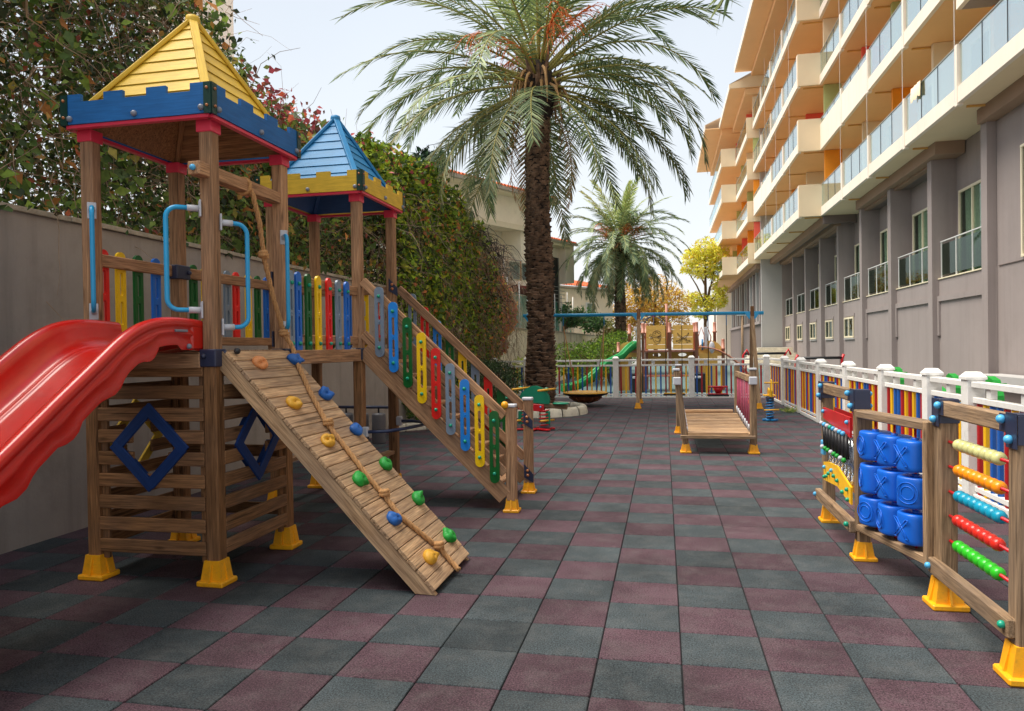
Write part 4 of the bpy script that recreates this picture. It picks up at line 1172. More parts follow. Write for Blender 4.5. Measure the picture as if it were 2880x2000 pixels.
def palm(label, x, y, zc, trunk_r, L, nf, lean=(0, 0), seed=1, rows=70, headr=.34, headz=1.0, nl=62, leaflet=.55, low=1.0, group=None, zg=0.0, tmax=132, thin=None, nfruit=9):
    rs = random.Random(seed)
    t = thing('palm_tree', label, 'palm', (x, y, 0), group)
    b = MB()
    def axis(z):
        s = z / zc
        return x + lean[0] * s + .03 * math.sin(z * .9), y + lean[1] * s
    def rad(z):
        s = z / zc
        return trunk_r * (1.10 - .26 * s) * (1 + .05 * math.sin(z * 2.2))
    core = []
    for k in range(31):
        z = (zc - headz) * k / 30; core.append((*axis(z), z))
    b.tube(core, [rad(p[2]) * .93 for p in core], 16)
    b.build('trunk', M['barkdark'], t, True)
    # cut frond boots in a spiral
    bb = MB(); zt = zc - headz; nrow = rows; per = 13
    per = 10
    for r_ in range(int(nrow * 1.15)):
        h = zt / (nrow * 1.15)
        for k in range(per):
            z = h * (r_ + .5 + k / per * 2 % 1) + rs.gauss(0, h * .22)
            if z > zt: continue
            ax, ay = axis(z); R = rad(z)
            a = 2 * math.pi * (k + .5 * (r_ % 2)) / per + rs.gauss(0, .10)
            w = 2 * math.pi * R / per * rs.uniform(.9, 1.35); out = rs.uniform(.008, .065) * (1.15 if z < zt * .72 else .7)
            ca, sa = math.cos(a), math.sin(a)
            def q(rr, tt, z_): 
                rr = math.sqrt(max(rr * rr - tt * tt * .6, .0001))
                return (ax + rr * ca - tt * sa, ay + rr * sa + tt * ca, z_)
            hh = h * rs.uniform(.8, 1.5); tl = rs.gauss(0, h * .18)
            v = [q(R * .96, -w * .5, z - hh * .15 - tl), q(R * .99, 0, z - hh * .95), q(R * .96, w * .5, z - hh * .15 + tl),
                 q(R + out * .8, w * .44, z + hh * .22 + tl), q(R + out, w * .12, z + hh * .12), q(R + out * .9, -w * .15, z + hh * .16), q(R + out * .8, -w * .44, z + hh * .22 - tl),
                 q(R * .93, w * .40, z + hh * .45), q(R * .93, -w * .40, z + hh * .45)]
            bb.add(v, [(1, 2, 3, 4), (1, 4, 5), (0, 1, 5, 6), (6, 5, 8), (5, 4, 7, 8), (4, 3, 7), (2, 7, 3), (0, 6, 8)])
    o = bb.build('trunk_boots', M['bark'], t); o['kind'] = 'stuff'
    # swollen head with old leaf bases
    hb = MB(); axx, ayy = axis(zc)
    prof = [(rad(zt) * .9, zt - .1), (headr * .85, zt + headz * .12), (headr, zt + headz * .4), (headr * .95, zt + headz * .75), (headr * .55, zc + .1)]
    hb.lathe(prof, (axx, ayy, 0), 14); hb.build('crown_head', M['barkdark'], t, True)
    db = MB()
    for k in range(90):
        a = rs.uniform(0, 6.28); z = zt + headz * rs.uniform(.0, .95); R = headr * rs.uniform(.86, .98); ln = rs.uniform(.12, .4) * headr / .34
        tilt = rs.uniform(.15, .7); w = .045 * headr / .34; ca, sa = math.cos(a), math.sin(a)
        c0 = Vector((axx + R * ca, ayy + R * sa, z)); d = Vector((ca * math.sin(tilt), sa * math.sin(tilt), math.cos(tilt))); sdv = Vector((-sa, ca, 0))
        c1 = c0 + d * ln; th = Vector((ca, sa, 0)) * .02
        db.add([c0 - sdv * w, c0 + sdv * w, c1 + sdv * w * .45, c1 - sdv * w * .45, c0 + th * 1.8, c1 + th], [(0, 1, 2, 3), (0, 3, 5, 4), (1, 4, 5, 2), (3, 2, 5)])
    db.build('leaf_bases', M['bark'], t)
    # hanging sheath strips
    sb = MB()
    for k in range(26):
        a = rs.uniform(0, 6.28); z = zc - rs.uniform(.1, .5); R = headr * 1.0; ln = rs.uniform(.4, 1.1) * L / 4.5
        p = Vector((axx + R * math.cos(a), ayy + R * math.sin(a), z)); d = Vector((math.cos(a), math.sin(a), .2)); pts = [p]
        for i in range(5):
            d = (d + Vector((0, 0, -.9))).normalized(); p = p + d * ln / 5; pts.append(p)
        sb.tube(pts, [.035, .04, .03, .03, .02, .01], 4)
    sb.build('dry_sheaths', M['deadleaf'], t, True)
    # fronds
    meshes = []
    for (dr, sd_) in ((.95, 1), (1.25, 2), (1.55, 3), (1.8, 4), (1.35, 5)):
        meshes.append(frond_mesh('frond', L, dr, seed * 10 + sd_, GRN, nl, leaflet))
    young = [frond_mesh('frond', L * .92, dr, seed * 10 + 7 + i, YG, nl, leaflet * .85) for i, dr in enumerate((.5, .8))]
    old = [frond_mesh('frond', L * .9, 1.15, seed * 10 + 11, [(104, 112, 82), (84, 98, 72), (124, 122, 90)], nl, leaflet, .92), frond_mesh('frond', L * .8, .9, seed * 10 + 12, GRN, nl, leaflet, .9)]
    dry = frond_mesh('frond', L * .55, 1.0, seed * 10 + 15, [(176, 136, 96), (150, 112, 80)], 34, leaflet * .7, .8, True)
    for k in range(nf):
        s = k / (nf - 1)
        az = k * 2.39996 + rs.gauss(0, .12)
        th = math.radians(6 + (tmax - 6) * s ** .85 + rs.gauss(0, 4))       # angle from vertical
        if thin and s > .30:
            dd_ = (math.degrees(az) - thin[0] + 180) % 360 - 180
            if abs(dd_) < thin[1] and rs.random() < .72: continue
        if s < .14: me = rs.choice(young)
        elif s > .72: me = rs.choice(old)
        else: me = rs.choice(meshes)
        d = Vector((math.sin(th) * math.cos(az), math.sin(th) * math.sin(az), math.cos(th)))
        z0 = zc + .15 - headz * .75 * s
        p = Vector((axx, ayy, z0)) + Vector((math.cos(az), math.sin(az), 0)) * headr * (.15 + .75 * s)
        side = Vector((-math.sin(az), math.cos(az), 0)); upv = d.cross(side) * -1
        if upv.dot(Vector((0, 0, 1))) < 0 and th < math.pi / 2: upv = -upv
        upv = side.cross(d) * -1; 
        if upv.z < 0: upv = -upv
        yv = upv.cross(d)
        m = Matrix((d, yv, upv)).transposed().to_4x4() @ Matrix.Rotation(rs.gauss(0, .18), 4, 'X') @ Matrix.Scale(rs.uniform(.9, 1.06), 4)
        m.translation = p
        put('frond', me, t, m)
    for k in range(4):
        az = rs.uniform(-.6, 3.7); th = math.radians(rs.uniform(125, 158)); d = Vector((math.sin(th) * math.cos(az), math.sin(th) * math.sin(az), math.cos(th)))
        side = Vector((-math.sin(az), math.cos(az), 0)); upv = side.cross(d); 
        if upv.z < 0: upv = -upv
        m = Matrix((d, upv.cross(d), upv)).transposed().to_4x4(); m.translation = Vector((axx, ayy, zc - headz * .7)) + Vector((math.cos(az), math.sin(az), 0)) * headr * .8
        put('frond', dry, t, m)
    # orange fruiting stalks
    for k in range(nfruit):
        az = 2 * math.pi * k / nfruit + rs.gauss(0, .2); th = math.radians(rs.uniform(18, 60)); fb = MB(); sc = L / 4.5
        d = Vector((math.sin(th) * math.cos(az), math.sin(th) * math.sin(az), math.cos(th))); p = Vector((axx, ayy, zc)) + d * .2
        pts = [p]; 
        for i in range(7):
            d = (d + Vector((0, 0, -.13))).normalized(); p = p + d * .22 * sc; pts.append(p)
        fb.tube(pts, [.03 * sc] * 5 + [.022 * sc] * 3, 5)
        for j in range(46):
            q0 = pts[rs.randrange(3, 8)]; dd = (d + Vector((rs.gauss(0, .7), rs.gauss(0, .7), rs.gauss(0, .5)))).normalized(); qq = [q0]; ql = rs.uniform(.35, .8) * sc
            for i in range(3):
                dd = (dd + Vector((0, 0, -.5))).normalized(); qq.append(qq[-1] + dd * ql / 3)
            fb.tube(qq, .0055 * sc, 3, cap=False)
            for i in (1, 2, 3):
                if rs.random() < .6: fb.ball(qq[i], .016 * sc, 5, 3)
        fb.build('fruit_stalk', M['fruit'], t, True)
    return t
palm('tall date palm with thick scaly trunk standing in the round kerb', -2.86, 16.9, 8.05, .290, 4.7, 92, (.06, 0), 3, 92, .40, 1.15, nl=54, leaflet=.66, tmax=122, thin=(-80, 48), nfruit=5)
palm('smaller date palm with a dense drooping crown in front of the golden tree', -2.35, 40.0, 7.3, .28, 3.75, 96, (.12, 0), 9, 60, .42, 1.3, nl=46, leaflet=.6, tmax=136)
# a palm standing just outside the right edge; only a frond tip reaches into view
t3 = thing('palm_tree', 'palm showing only a hanging frond tip at the top edge beside the hotel', 'palm', (4.7, 3.4, 0))
bar('trunk', [(4.7, 3.4, -.1), (4.72, 3.4, 3), (4.7, 3.4, 6.2)], .22, 'barkdark', t3, 14)
me3 = frond_mesh('frond', 5.4, .95, 77, GRN)
def put_frond(me, p, az, el, parent):
    a, h = math.radians(az), math.radians(90 - el)
    d = Vector((math.sin(h) * math.cos(a), math.sin(h) * math.sin(a), math.cos(h))); side = Vector((-math.sin(a), math.cos(a), 0)); upv = side.cross(d)
    if upv.z < 0: upv = -upv
    m = Matrix((d, upv.cross(d), upv)).transposed().to_4x4(); m.translation = p
    return put('frond', me, parent, m)
put_frond(me3, (4.5, 3.55, 6.3), 149, -2, t3)
for k in range(9): put_frond(me3, (4.7, 3.4, 6.3), -100 + k * 22, 50 - 9 * (k % 5), t3)

# ================================================================== WHITE FENCES
def fence_run(name, label, P0, P1, posts, order, inset=0.0):
    """posts: distances along the run; order: colour cycle"""
    f = thing(name, label, 'fence', P0)
    A = Vector(P0); u = (Vector(P1) - A).normalized()
    def at(s, z): v = A + u * s; return (v.x, v.y, z)
    key = ('fp',)
    for s in posts:
        b = MB(); 
        b.cbox(.16, .16, 1.15, .006, Matrix.Translation(at(s, .575)))
        q = Matrix.Translation(at(s, 0))
        for (z0, z1, w0, w1) in ((1.15, 1.175, .185, .185), (1.175, 1.225, .185, .10)):
            v = [q @ Vector((sx * w / 2, sy * w / 2, z)) for w, z in ((w0, z0), (w1, z1)) for sx, sy in ((-1, -1), (1, -1), (1, 1), (-1, 1))]
            b.add(v, [(3, 2, 1, 0), (4, 5, 6, 7), (0, 1, 5, 4), (1, 2, 6, 5), (2, 3, 7, 6), (3, 0, 4, 7)])
        b.build('fence_post', M['fence_w'], f)
    ci = 0
    for a, c in zip(posts[:-1], posts[1:]):
        a2, c2 = a + .082, c - .082
        for (z, h, w) in ((1.105, .055, .10), (.955, .055, .07), (.015, .07, .075), (.10, .05, .05)):
            beam('rail', at(a2, z), at(c2, z), w, h, 'fence_w', f, ch=.004)
        n = max(1, round((c2 - a2) / .75))
        for k in range(1, n + 1 if n > 2 else n + 1):
            s = a2 + (c2 - a2) * (k - .5) / n
            beam('rail_spacer', at(s, .985), at(s, 1.076), .06, .09, 'fence_w', f, up=(u.x, u.y, 0), ch=.003)
        n = round((c2 - a2) / .14)
        for k in range(n):
            s = a2 + (c2 - a2) * (k + .5) / n
            beam('baluster_rod', at(s, .05), at(s, .935), .045, .045, 'fence_' + order[ci % len(order)], f, up=(1, 0, 0), ch=.008)
            ci += 1
    return f
fence_run('picket_fence', 'white fence with coloured rods running across the back of the playground', (-6.1, 21.78, 0), (2.92, 21.78, 0), [.08, 1.0, 2.02, 4.695, 6.87, 8.94], ['y', 'b', 'r'])
fence_run('picket_fence', 'white fence with coloured rods running along the hotel side towards the camera', (2.94, 21.6, 0), (2.94, 3, 0),
          [2.35, 4.55, 6.65, 8.8, 10.85, 12.6, 13.72, 15.9, 17.6], ['y', 'b', 'r', 'y', 'b', 'b', 'r', 'y', 'r'])
f = C.objects
# short panel from the corner to first right-hand post
cf = thing('picket_fence', 'short corner panel of white fence with coloured rods just behind the blue spring rocker', 'fence', (2.94, 20.5, 0))
for z, h in ((1.105, .055), (.955, .055), (.015, .07)): beam('rail', (2.94, 21.68, z), (2.94, 19.34, z), .08, h, 'fence_w', cf)
for k in range(15): beam('baluster_rod', (2.94, 21.55 - k * .148, .05), (2.94, 21.55 - k * .148, .935), .045, .045, 'fence_' + 'yrb'[k % 3], cf, up=(1, 0, 0), ch=.008)

# ================================================================== SHARED PLAYGROUND PARTS
def slat_mesh(color, L=.67, W=.090, th=.02):
    key = ('slat', color, L)
    if key in _cache: return _cache[key]
    r = W / 2; h = L / 2 - r
    outer = [(x, y) for x, y in arc(0, h, r, 0, math.pi, 10)] + [(x, y) for x, y in arc(0, -h, r, math.pi, 2 * math.pi, 10)]
    holes = []
    sw = .014
    for (c, hl) in ((.105, .085), (-.105, .085)):
        holes.append([(x, y) for x, y in arc(0, c + hl - sw, sw, 0, math.pi, 5)] + [(x, y) for x, y in arc(0, c - hl + sw, sw, math.pi, 2 * math.pi, 5)])
    b = MB(); b.plate([outer] + holes, th, I4)
    # raised centre bead for the rounded moulding
    b.ball((0, 0, th / 2), .008, 6, 4)
    _cache[key] = b.mesh('slat', M['p_' + color]); return _cache[key]
def slat(color, c, face, parent, knobs=0.24, km='knob_g', name='slat'):
    """face: outward direction the slat looks to"""
    n = Vector(face).normalized(); y = Vector((0, 0, 1)); x = y.cross(n)
    m = Matrix((x, y, n)).transposed().to_4x4(); m.translation = c
    o = put(name, slat_mesh(color), parent, m)
    if knobs:
        for s in (-1, 1):
            kk = knob(Vector(c) + n * .016 + y * s * knobs, km, parent)
            kk.parent = o; kk.matrix_basis = m.inverted() @ WM[kk.name]
    return o
def foot(p, parent, s=1.0, lean=0):
    key = ('foot', s)
    if key not in _cache:
        b = MB()
        lo, hi, z1 = .080 * s, .060 * s, .165 * s
        b.cbox(.195 * s, .175 * s, .036 * s, .008, Matrix.Translation((0, 0, .0175 * s)))
        v = [(sx * lo * .95, sy * lo * .82, .035 * s) for sx, sy in ((-1, -1), (1, -1), (1, 1), (-1, 1))] + [(sx * hi * .92, sy * hi * .92, z1) for sx, sy in ((-1, -1), (1, -1), (1, 1), (-1, 1))]
        b.add(v, [(4, 5, 6, 7), (0, 1, 5, 4), (1, 2, 6, 5), (2, 3, 7, 6), (3, 0, 4, 7)])
        for a in range(4):      # ribs
            q = Matrix.Rotation(a * math.pi / 2, 4, 'Z')
            v = [q @ Vector(t) for t in ((lo * .7, -.006, .036 * s), (lo * 1.12, -.006, .036 * s), (hi * .98, -.006, z1 * .96), (lo * .7, .006, .036 * s), (lo * 1.12, .006, .036 * s), (hi * .98, .006, z1 * .96))]
            b.add(v, [(0, 1, 2), (5, 4, 3), (1, 4, 5, 2), (0, 3, 4, 1), (0, 2, 5, 3)])
        _cache[key] = b.mesh('foot', M['foot'])
    o = put('post_foot', _cache[key], parent, Matrix.Translation(p) @ Matrix.Rotation(random.uniform(-.03, .03), 4, 'Z'))
    return o
def post(x, y, z0, z1, parent, mat='post', w=.095, dx=0, dy=0):
    return beam('post', (x, y, z0), (x + dx, y + dy, z1), w, w, mat, parent, up=(0, 1, 0), ch=.012)
def bracket(lo, hi, parent, bolts=(), mat='navy'):
    o = bx('corner_bracket', lo, hi, mat, parent, .006)
    for q in bolts:
        k = knob(q, 'navy', parent, .019, 'bolt'); k.parent = o; k.matrix_basis = WM[o.name].inverted() @ WM[k.name]
    return o
def sub(o, parent):
    """re-parent a placed object one level deeper"""
    o.parent = parent; o.matrix_basis = WM[parent.name].inverted() @ WM[o.name]; return o

# ================================================================== CLIMBING FRAME WITH TWO TOWERS
CF = thing('tower_playset', 'big wooden playset with yellow and blue pyramid roofed towers, red slide and stairs', 'playset', (-3.35, 5.9, 0))
XL, XR = -3.80, -2.90
T1 = (4.30, 5.20); T2 = (6.65, 7.55)
for (yy, top) in ((T1, 3.0), (T2, 3.0)):
    for x in (XL, XR):
        for y in yy:
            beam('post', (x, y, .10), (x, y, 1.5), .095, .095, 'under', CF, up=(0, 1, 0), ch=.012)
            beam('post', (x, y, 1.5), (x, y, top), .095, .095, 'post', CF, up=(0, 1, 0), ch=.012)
            foot((x, y, 0), CF)
            bx('post_cap', (x - .056, y - .056, 2.955), (x + .056, y + .056, 3.035), 'pink', CF, .004)

def roof(y0, y1, board, plank_mat, label_tower):
    # outer square of the parapet
    xa, xb, ya, yb = XL - .085, XR + .125, y0 - .15, y1 + .10
    z0, z1 = 3.04, 3.235
    r = put('roof', None, CF, Matrix.Translation(((xa + xb) / 2, (ya + yb) / 2, z0)))
    cx, cy, za = (xa + xb) / 2 + .02, (ya + yb) / 2 + .02, 3.93
    def cren(L):
        n = 7; pts = [(0, 0), (L, 0)]; e = L; top = z1 - z0; low = top - .05
        xs = [L * k / 7 for k in range(8)]
        out = []
        for k in range(7, 0, -1):
            a, b_ = xs[k], xs[k - 1]; h = top if k % 2 else low
            s = .008 if k % 2 else -.008
            out += [(a - (s if k < 7 else 0), h), (b_ + (s if k > 1 else 0), h)]
        return [pts + out]
    for (p, q) in (((xa, ya), (xb, ya)), ((xb, ya), (xb, yb)), ((xb, yb), (xa, yb)), ((xa, yb), (xa, ya))):
        u = Vector((q[0] - p[0], q[1] - p[1], 0)); L = u.length; u.normalize(); n = Vector((u.y, -u.x, 0))
        m = Matrix((u, Vector((0, 0, 1)), n)).transposed().to_4x4(); m.translation = (p[0], p[1], z0)
        m2 = m @ Matrix.Translation((0, 0, -.012))
        b = MB(); b.plate(cren(L), .024, I4); o = put('parapet_board', b.mesh('parapet_board', M[board]), CF, m2)
        for s in (.07, L / 2, L - .07):
            k = knob(m @ Vector((s, .035, .006)), 'bolt_grey', CF, .02, 'bolt'); sub(k, o)
        # pink angle bar under the board
        pm = m @ Matrix.Translation((L / 2, -.012, -.03)); b = MB(); b.cbox(L - .05, .02, .035, .003, Matrix.Rotation(math.radians(90), 4, 'X') @ I4)
        bx_ = MB(); bx_.box((-L / 2 + .03, -.011, -.02), (L / 2 - .03, .010, .02)); put('edge_bar', bx_.mesh('edge_bar', M['pink']), CF, pm)
        # corner bracket
        for s0, s1 in ((0.0, .052), (L - .052, L)):
            bb = MB(); bb.box((s0, -.005, .0005), (s1, z1 - z0 - .002, .007)); o2 = put('corner_plate', bb.mesh('corner_plate', M['darkgreen']), CF, m)
            for h in (.045, .155): sub(knob(m @ Vector(((s0 + s1) / 2, h, .010)), 'bolt', CF, .010, 'bolt'), o2)
    # planked pyramid
    zb = 3.06; corners = [(xa + .04, ya + .04), (xb - .04, ya + .04), (xb - .04, yb - .04), (xa + .04, yb - .04)]
    apex = Vector((cx, cy, za)); NP = 9
    for i in range(4):
        A = Vector((*corners[i], zb)); B = Vector((*corners[(i + 1) % 4], zb))
        nrm = (B - A).cross(apex - A).normalized()
        for k in range(NP):
            t0, t1 = k / NP, min((k + 1) / NP, .985) - .004
            a0, b0 = A.lerp(apex, t0), B.lerp(apex, t0); a1, b1 = A.lerp(apex, t1), B.lerp(apex, t1)
            lap = nrm * .010
            v = [a0 + lap, b0 + lap, b1 + lap * .2, a1 + lap * .2, a0 - nrm * .006, b0 - nrm * .006, b1 - nrm * .014, a1 - nrm * .014]
            X = (B - A).normalized(); Yv = nrm.cross(X); mm = Matrix((X, Yv, nrm)).transposed().to_4x4(); mm.translation = (a0 + b1) / 2
            inv = mm.inverted()
            b = MB(); b.add([inv @ q for q in v], [(0, 1, 2, 3), (7, 6, 5, 4), (0, 4, 5, 1), (1, 5, 6, 2), (2, 6, 7, 3), (3, 7, 4, 0)])
            put('roof_plank', b.mesh('roof_plank', M[plank_mat]), r, mm)
        nd = (A - Vector((cx, cy, zb))).normalized()
        p0 = A + nd * .01 + Vector((0, 0, .0)); p1 = apex + Vector((0, 0, .0))
        beam('ridge_board', p0 + nrm * 0 + Vector((0, 0, .02)), p1 + Vector((0, 0, .015)), .056, .030, plank_mat, r, up=(0, 0, 1))
        beam('rafter', A.lerp(apex, .02) - Vector((0, 0, .05)), apex - Vector((0, 0, .07)), .04, .04, 'under' if board == 'blue_paint' else 'blue_ceiling', r)
        lin = MB(); off = -nrm * .022
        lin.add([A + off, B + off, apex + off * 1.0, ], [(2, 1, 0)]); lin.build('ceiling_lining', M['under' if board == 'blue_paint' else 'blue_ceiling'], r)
    b = MB(); b.lathe([(.05, -.035), (.052, 0), (.046, .025), (.02, .036), (0, .038)], (0, 0, 0), 12); put('finial_cap', b.mesh('finial_cap', M[plank_mat], True), r, Matrix.Translation(apex))
roof(T1[0], T1[1], 'blue_paint', 'yellow_paint', 1)
roof(T2[0], T2[1], 'yellow_paint', 'cyan_paint', 2)

# decks and deck beams
def deck(x0, x1, y0, y1):
    n = int((y1 - y0) / .095)
    for k in range(n):
        a = y0 + (y1 - y0) * k / n
        beam('deck_board', (x0, a + .045, 1.525), (x1, a + .045, 1.525), .088, .028, 'greywood', CF)
deck(XL - .04, XR + .04, 4.27, 5.24); deck(XL - .02, XR + .02, 5.25, 6.60); deck(XL - .04, XR + .04, 6.61, 7.6)
for y in (4.247, 5.29, 6.56, 7.60): beam('deck_beam', (XL + .05, y, 1.475), (XR - .05, y, 1.475), .04, .105, 'post', CF)
for x in (XL, XR):
    for (a, c) in ((4.35, 5.15), (5.25, 6.6), (6.7, 7.5)): beam('deck_beam', (x + (.03 if x > -3 else -.03), a, 1.475), (x + (.03 if x > -3 else -.03), c, 1.475), .04, .115, 'post', CF)
bracket((XR - .058, 4.235, 1.43), (XR + .062, 4.36, 1.545), CF, [(XR - .02, 4.228, 1.50), (XR + .07, 4.33, 1.52), (XR + .07, 4.33, 1.46)])
bracket((XR - .058, 5.13, 1.43), (XR + .062, 5.262, 1.545), CF, [(XR + .07, 5.22, 1.52), (XR + .07, 5.22, 1.46)])
bracket((XR - .058, 6.58, 1.43), (XR + .062, 6.715, 1.545), CF, [(XR + .07, 6.63, 1.5), (XR + .07, 6.70, 1.52), (XR + .07, 6.70, 1.46)])
bracket((XR - .058, 7.48, 1.43), (XR + .062, 7.612, 1.545), CF, [(XR + .07, 7.55, 1.5)])
bracket((XL - .058, 5.10, 2.11), (XL + .062, 5.27, 2.22), CF, [(XL + .07, 5.24, 2.165)])
bracket((XL - .058, 5.13, 1.56), (XL + .062, 5.262, 1.68), CF, [(XL + .07, 5.24, 1.62)])
bracket((XR - .058, 5.14, 2.02), (XR - .049, 5.262, 2.14), CF)
bracket((XR - .058, 5.14, 1.56), (XR - .049, 5.262, 1.68), CF)
# crossbeam carrying the rope
beam('rope_beam', (XR - .01, 4.15, 2.70), (XR - .01, 5.15, 2.70), .09, .085, 'post', CF)
sub(knob((XR - .01, 4.14, 2.70), 'knob_b', CF, .02, 'bolt'), bpy.data.objects['rope_beam'])

# slatted den walls below the first tower
def den(p, q, nrm, diamond, skip=False):
    """p,q inner ends, nrm outward; z 0.19..1.44"""
    p = Vector((*p, 0)); q = Vector((*q, 0)); n = Vector((*nrm, 0)); u = (q - p).normalized(); L = (q - p).length
    for s in (0.024, L - .024):
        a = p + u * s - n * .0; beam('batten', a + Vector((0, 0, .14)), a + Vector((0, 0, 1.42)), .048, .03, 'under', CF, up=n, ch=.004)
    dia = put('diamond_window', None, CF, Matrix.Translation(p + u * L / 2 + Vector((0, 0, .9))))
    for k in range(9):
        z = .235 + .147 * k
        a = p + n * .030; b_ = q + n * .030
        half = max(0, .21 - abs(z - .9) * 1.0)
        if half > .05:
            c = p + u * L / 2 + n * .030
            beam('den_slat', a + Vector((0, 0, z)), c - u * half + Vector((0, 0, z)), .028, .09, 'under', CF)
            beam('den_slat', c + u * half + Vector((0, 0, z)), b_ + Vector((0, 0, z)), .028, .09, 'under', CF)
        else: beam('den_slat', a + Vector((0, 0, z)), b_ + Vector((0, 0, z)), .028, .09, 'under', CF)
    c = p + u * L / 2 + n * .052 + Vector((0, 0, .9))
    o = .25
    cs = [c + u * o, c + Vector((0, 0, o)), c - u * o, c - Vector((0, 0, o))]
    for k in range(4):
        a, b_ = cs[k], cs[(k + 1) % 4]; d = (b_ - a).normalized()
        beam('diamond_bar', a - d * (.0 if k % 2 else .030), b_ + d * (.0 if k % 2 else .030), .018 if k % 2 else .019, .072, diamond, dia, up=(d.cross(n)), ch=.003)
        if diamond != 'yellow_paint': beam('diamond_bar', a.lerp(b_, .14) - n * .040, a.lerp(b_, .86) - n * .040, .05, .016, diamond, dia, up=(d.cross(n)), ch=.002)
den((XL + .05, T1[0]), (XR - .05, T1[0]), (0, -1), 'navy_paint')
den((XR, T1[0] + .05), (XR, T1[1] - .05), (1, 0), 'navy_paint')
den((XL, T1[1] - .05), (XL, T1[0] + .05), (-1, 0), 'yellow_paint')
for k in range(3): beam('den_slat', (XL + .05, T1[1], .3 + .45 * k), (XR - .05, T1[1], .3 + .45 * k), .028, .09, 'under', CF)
beam('step_beam', (XR - .02, 6.70, .41), (XR - .02, 7.5, .41), .09, .04, 'post', CF)
beam('step_beam', (XL + .02, 6.70, .41), (XL + .02, 7.5, .41), .09, .04, 'post', CF)

# guard rails with slats
def guard(pa, pb, face, cols, ss, knobs=0, km='knob_g', zt=2.17, zb=1.62, off=.0):
    pa = Vector((*pa, 0)); pb = Vector((*pb, 0)); u = (pb - pa).normalized(); n = Vector((*face, 0))
    for z, h in ((zt, .085), (zb, .075)):
        beam('guard_rail', pa + Vector((0, 0, z)), pb + Vector((0, 0, z)), .035, h, 'post', CF)
    for c, s in zip(cols, ss):
        slat(c, pa + u * s + n * .030 + Vector((0, 0, (zt + zb) / 2 - .02 + off)), face + (0,), CF, knobs, km)
G_ = 'grey'; 
guard((XL, 4.35), (XL, 5.15), (-1, 0), ['red', 'yellow', 'green', 'blue'], [.08, .245, .425, .62], off=.045)
guard((XL, 5.25), (XL, 6.60), (-1, 0), ['green', 'yellow', 'grey', 'grey', 'red', 'yellow', 'green', 'blue'], [.18, .34, .50, .66, .80, 1.00, 1.16, 1.32][:8], off=.045)
guard((XL, 6.70), (XL, 7.50), (-1, 0), ['blue', 'yellow', 'red', 'green', 'blue'], [.08, .24, .40, .56, .72], off=.045)
guard((XR, 5.25), (XR, 6.60), (1, 0), ['grey', 'blue', 'green', 'yellow', 'red', 'grey', 'blue'], [.03, .15, .32, .50, .70, .89, 1.07], .24, 'knob_g', 2.09, 1.62, -.01)
guard((XL + .05, 7.55), (XR - .05, 7.55), (0, 1), ['green', 'blue', 'yellow', 'red'], [.12, .32, .52, .70])

# grab handles
def grab(p, out_dir, z0, z1, L=.17):
    p = Vector(p); d = Vector(out_dir).normalized()
    h = put('grab_handle', None, CF, Matrix.Translation(p + Vector((0, 0, (z0 + z1) / 2))))
    r = .07; pts = []
    def P_(a, z): return p + d * a + Vector((0, 0, z))
    pts.append(P_(.05, z1)); pts.append(P_(L - r, z1))
    for k in range(1, 6):
        a = math.pi / 2 * k / 6; pts.append(P_(L - r + r * math.sin(a), z1 - r + r * math.cos(a)))
    pts.append(P_(L, z1 - r)); pts.append(P_(L, z0 + r))
    for k in range(1, 6):
        a = math.pi / 2 * k / 6; pts.append(P_(L - r + r * math.cos(a), z0 + r - r * math.sin(a)))
    pts.append(P_(L - r, z0)); pts.append(P_(.05, z0))
    bar('handle_tube', pts, .0155, 'tube', h, 10)
    for z in (z0, z1):
        b = MB(); b.tube([P_(-.005, z), P_(.075, z)], .021, 10); b.build('clamp', M['bracket'], h, True)
        side = Vector((-d.y, d.x, 0)); m = Matrix((side, Vector((0, 0, 1)), d)).transposed().to_4x4(); m.translation = P_(-.003, z)
        b = MB(); b.cbox(.055, .11, .012, .005); put('clamp_plate', b.mesh('clamp_plate', M['bracket']), h, m)
grab((XR - .045, T1[0] - .048, 0), (-.75, -.66, 0), 1.80, 2.46, .20)
grab((XL + .045, T1[0] - .048, 0), (.66, -.75, 0), 1.81, 2.49, .19)
grab((XR + .049, T1[0] + .04, 0), (.66, .75, 0), 1.69, 2.38, .17)
grab((XR + .049, T1[1] - .04, 0), (.60, -.8, 0), 1.70, 2.40, .16)

# climbing ramp
RP = put('climbing_ramp', None, CF, Matrix.Translation((-2.1, 4.7, .75)))
r_top = Vector((-2.80, 0, 1.535)); r_bot = Vector((-1.375, 0, .02)); ru = (r_bot - r_top).normalized(); rn = Vector((-ru.z, 0, ru.x)); RL = (r_bot - r_top).length
if rn.z < 0: rn = -rn
pitch = .0855; npk = 24
for k in range(npk):
    s0 = .004 + k * pitch; s1 = min(s0 + pitch - .004, RL)
    c = r_top + ru * (s0 + s1) / 2 - rn * .014
    m = Matrix((Vector((0, 1, 0)), ru, rn)).transposed().to_4x4()
    if m.determinant() < 0: m = Matrix((Vector((0, -1, 0)), ru, rn)).transposed().to_4x4()
    key = ('rpk', round(s1 - s0, 3))
    if key not in _cache:
        b = MB(); b.cbox(.80, s1 - s0, .028, .004); _cache[key] = b.mesh('ramp_plank', M['ramp'])
    m.translation = (c.x + random.uniform(-.001, .001), 4.70 + random.uniform(-.003, .003), c.z + random.uniform(-.001, .001))
    put('ramp_plank', _cache[key], RP, m)
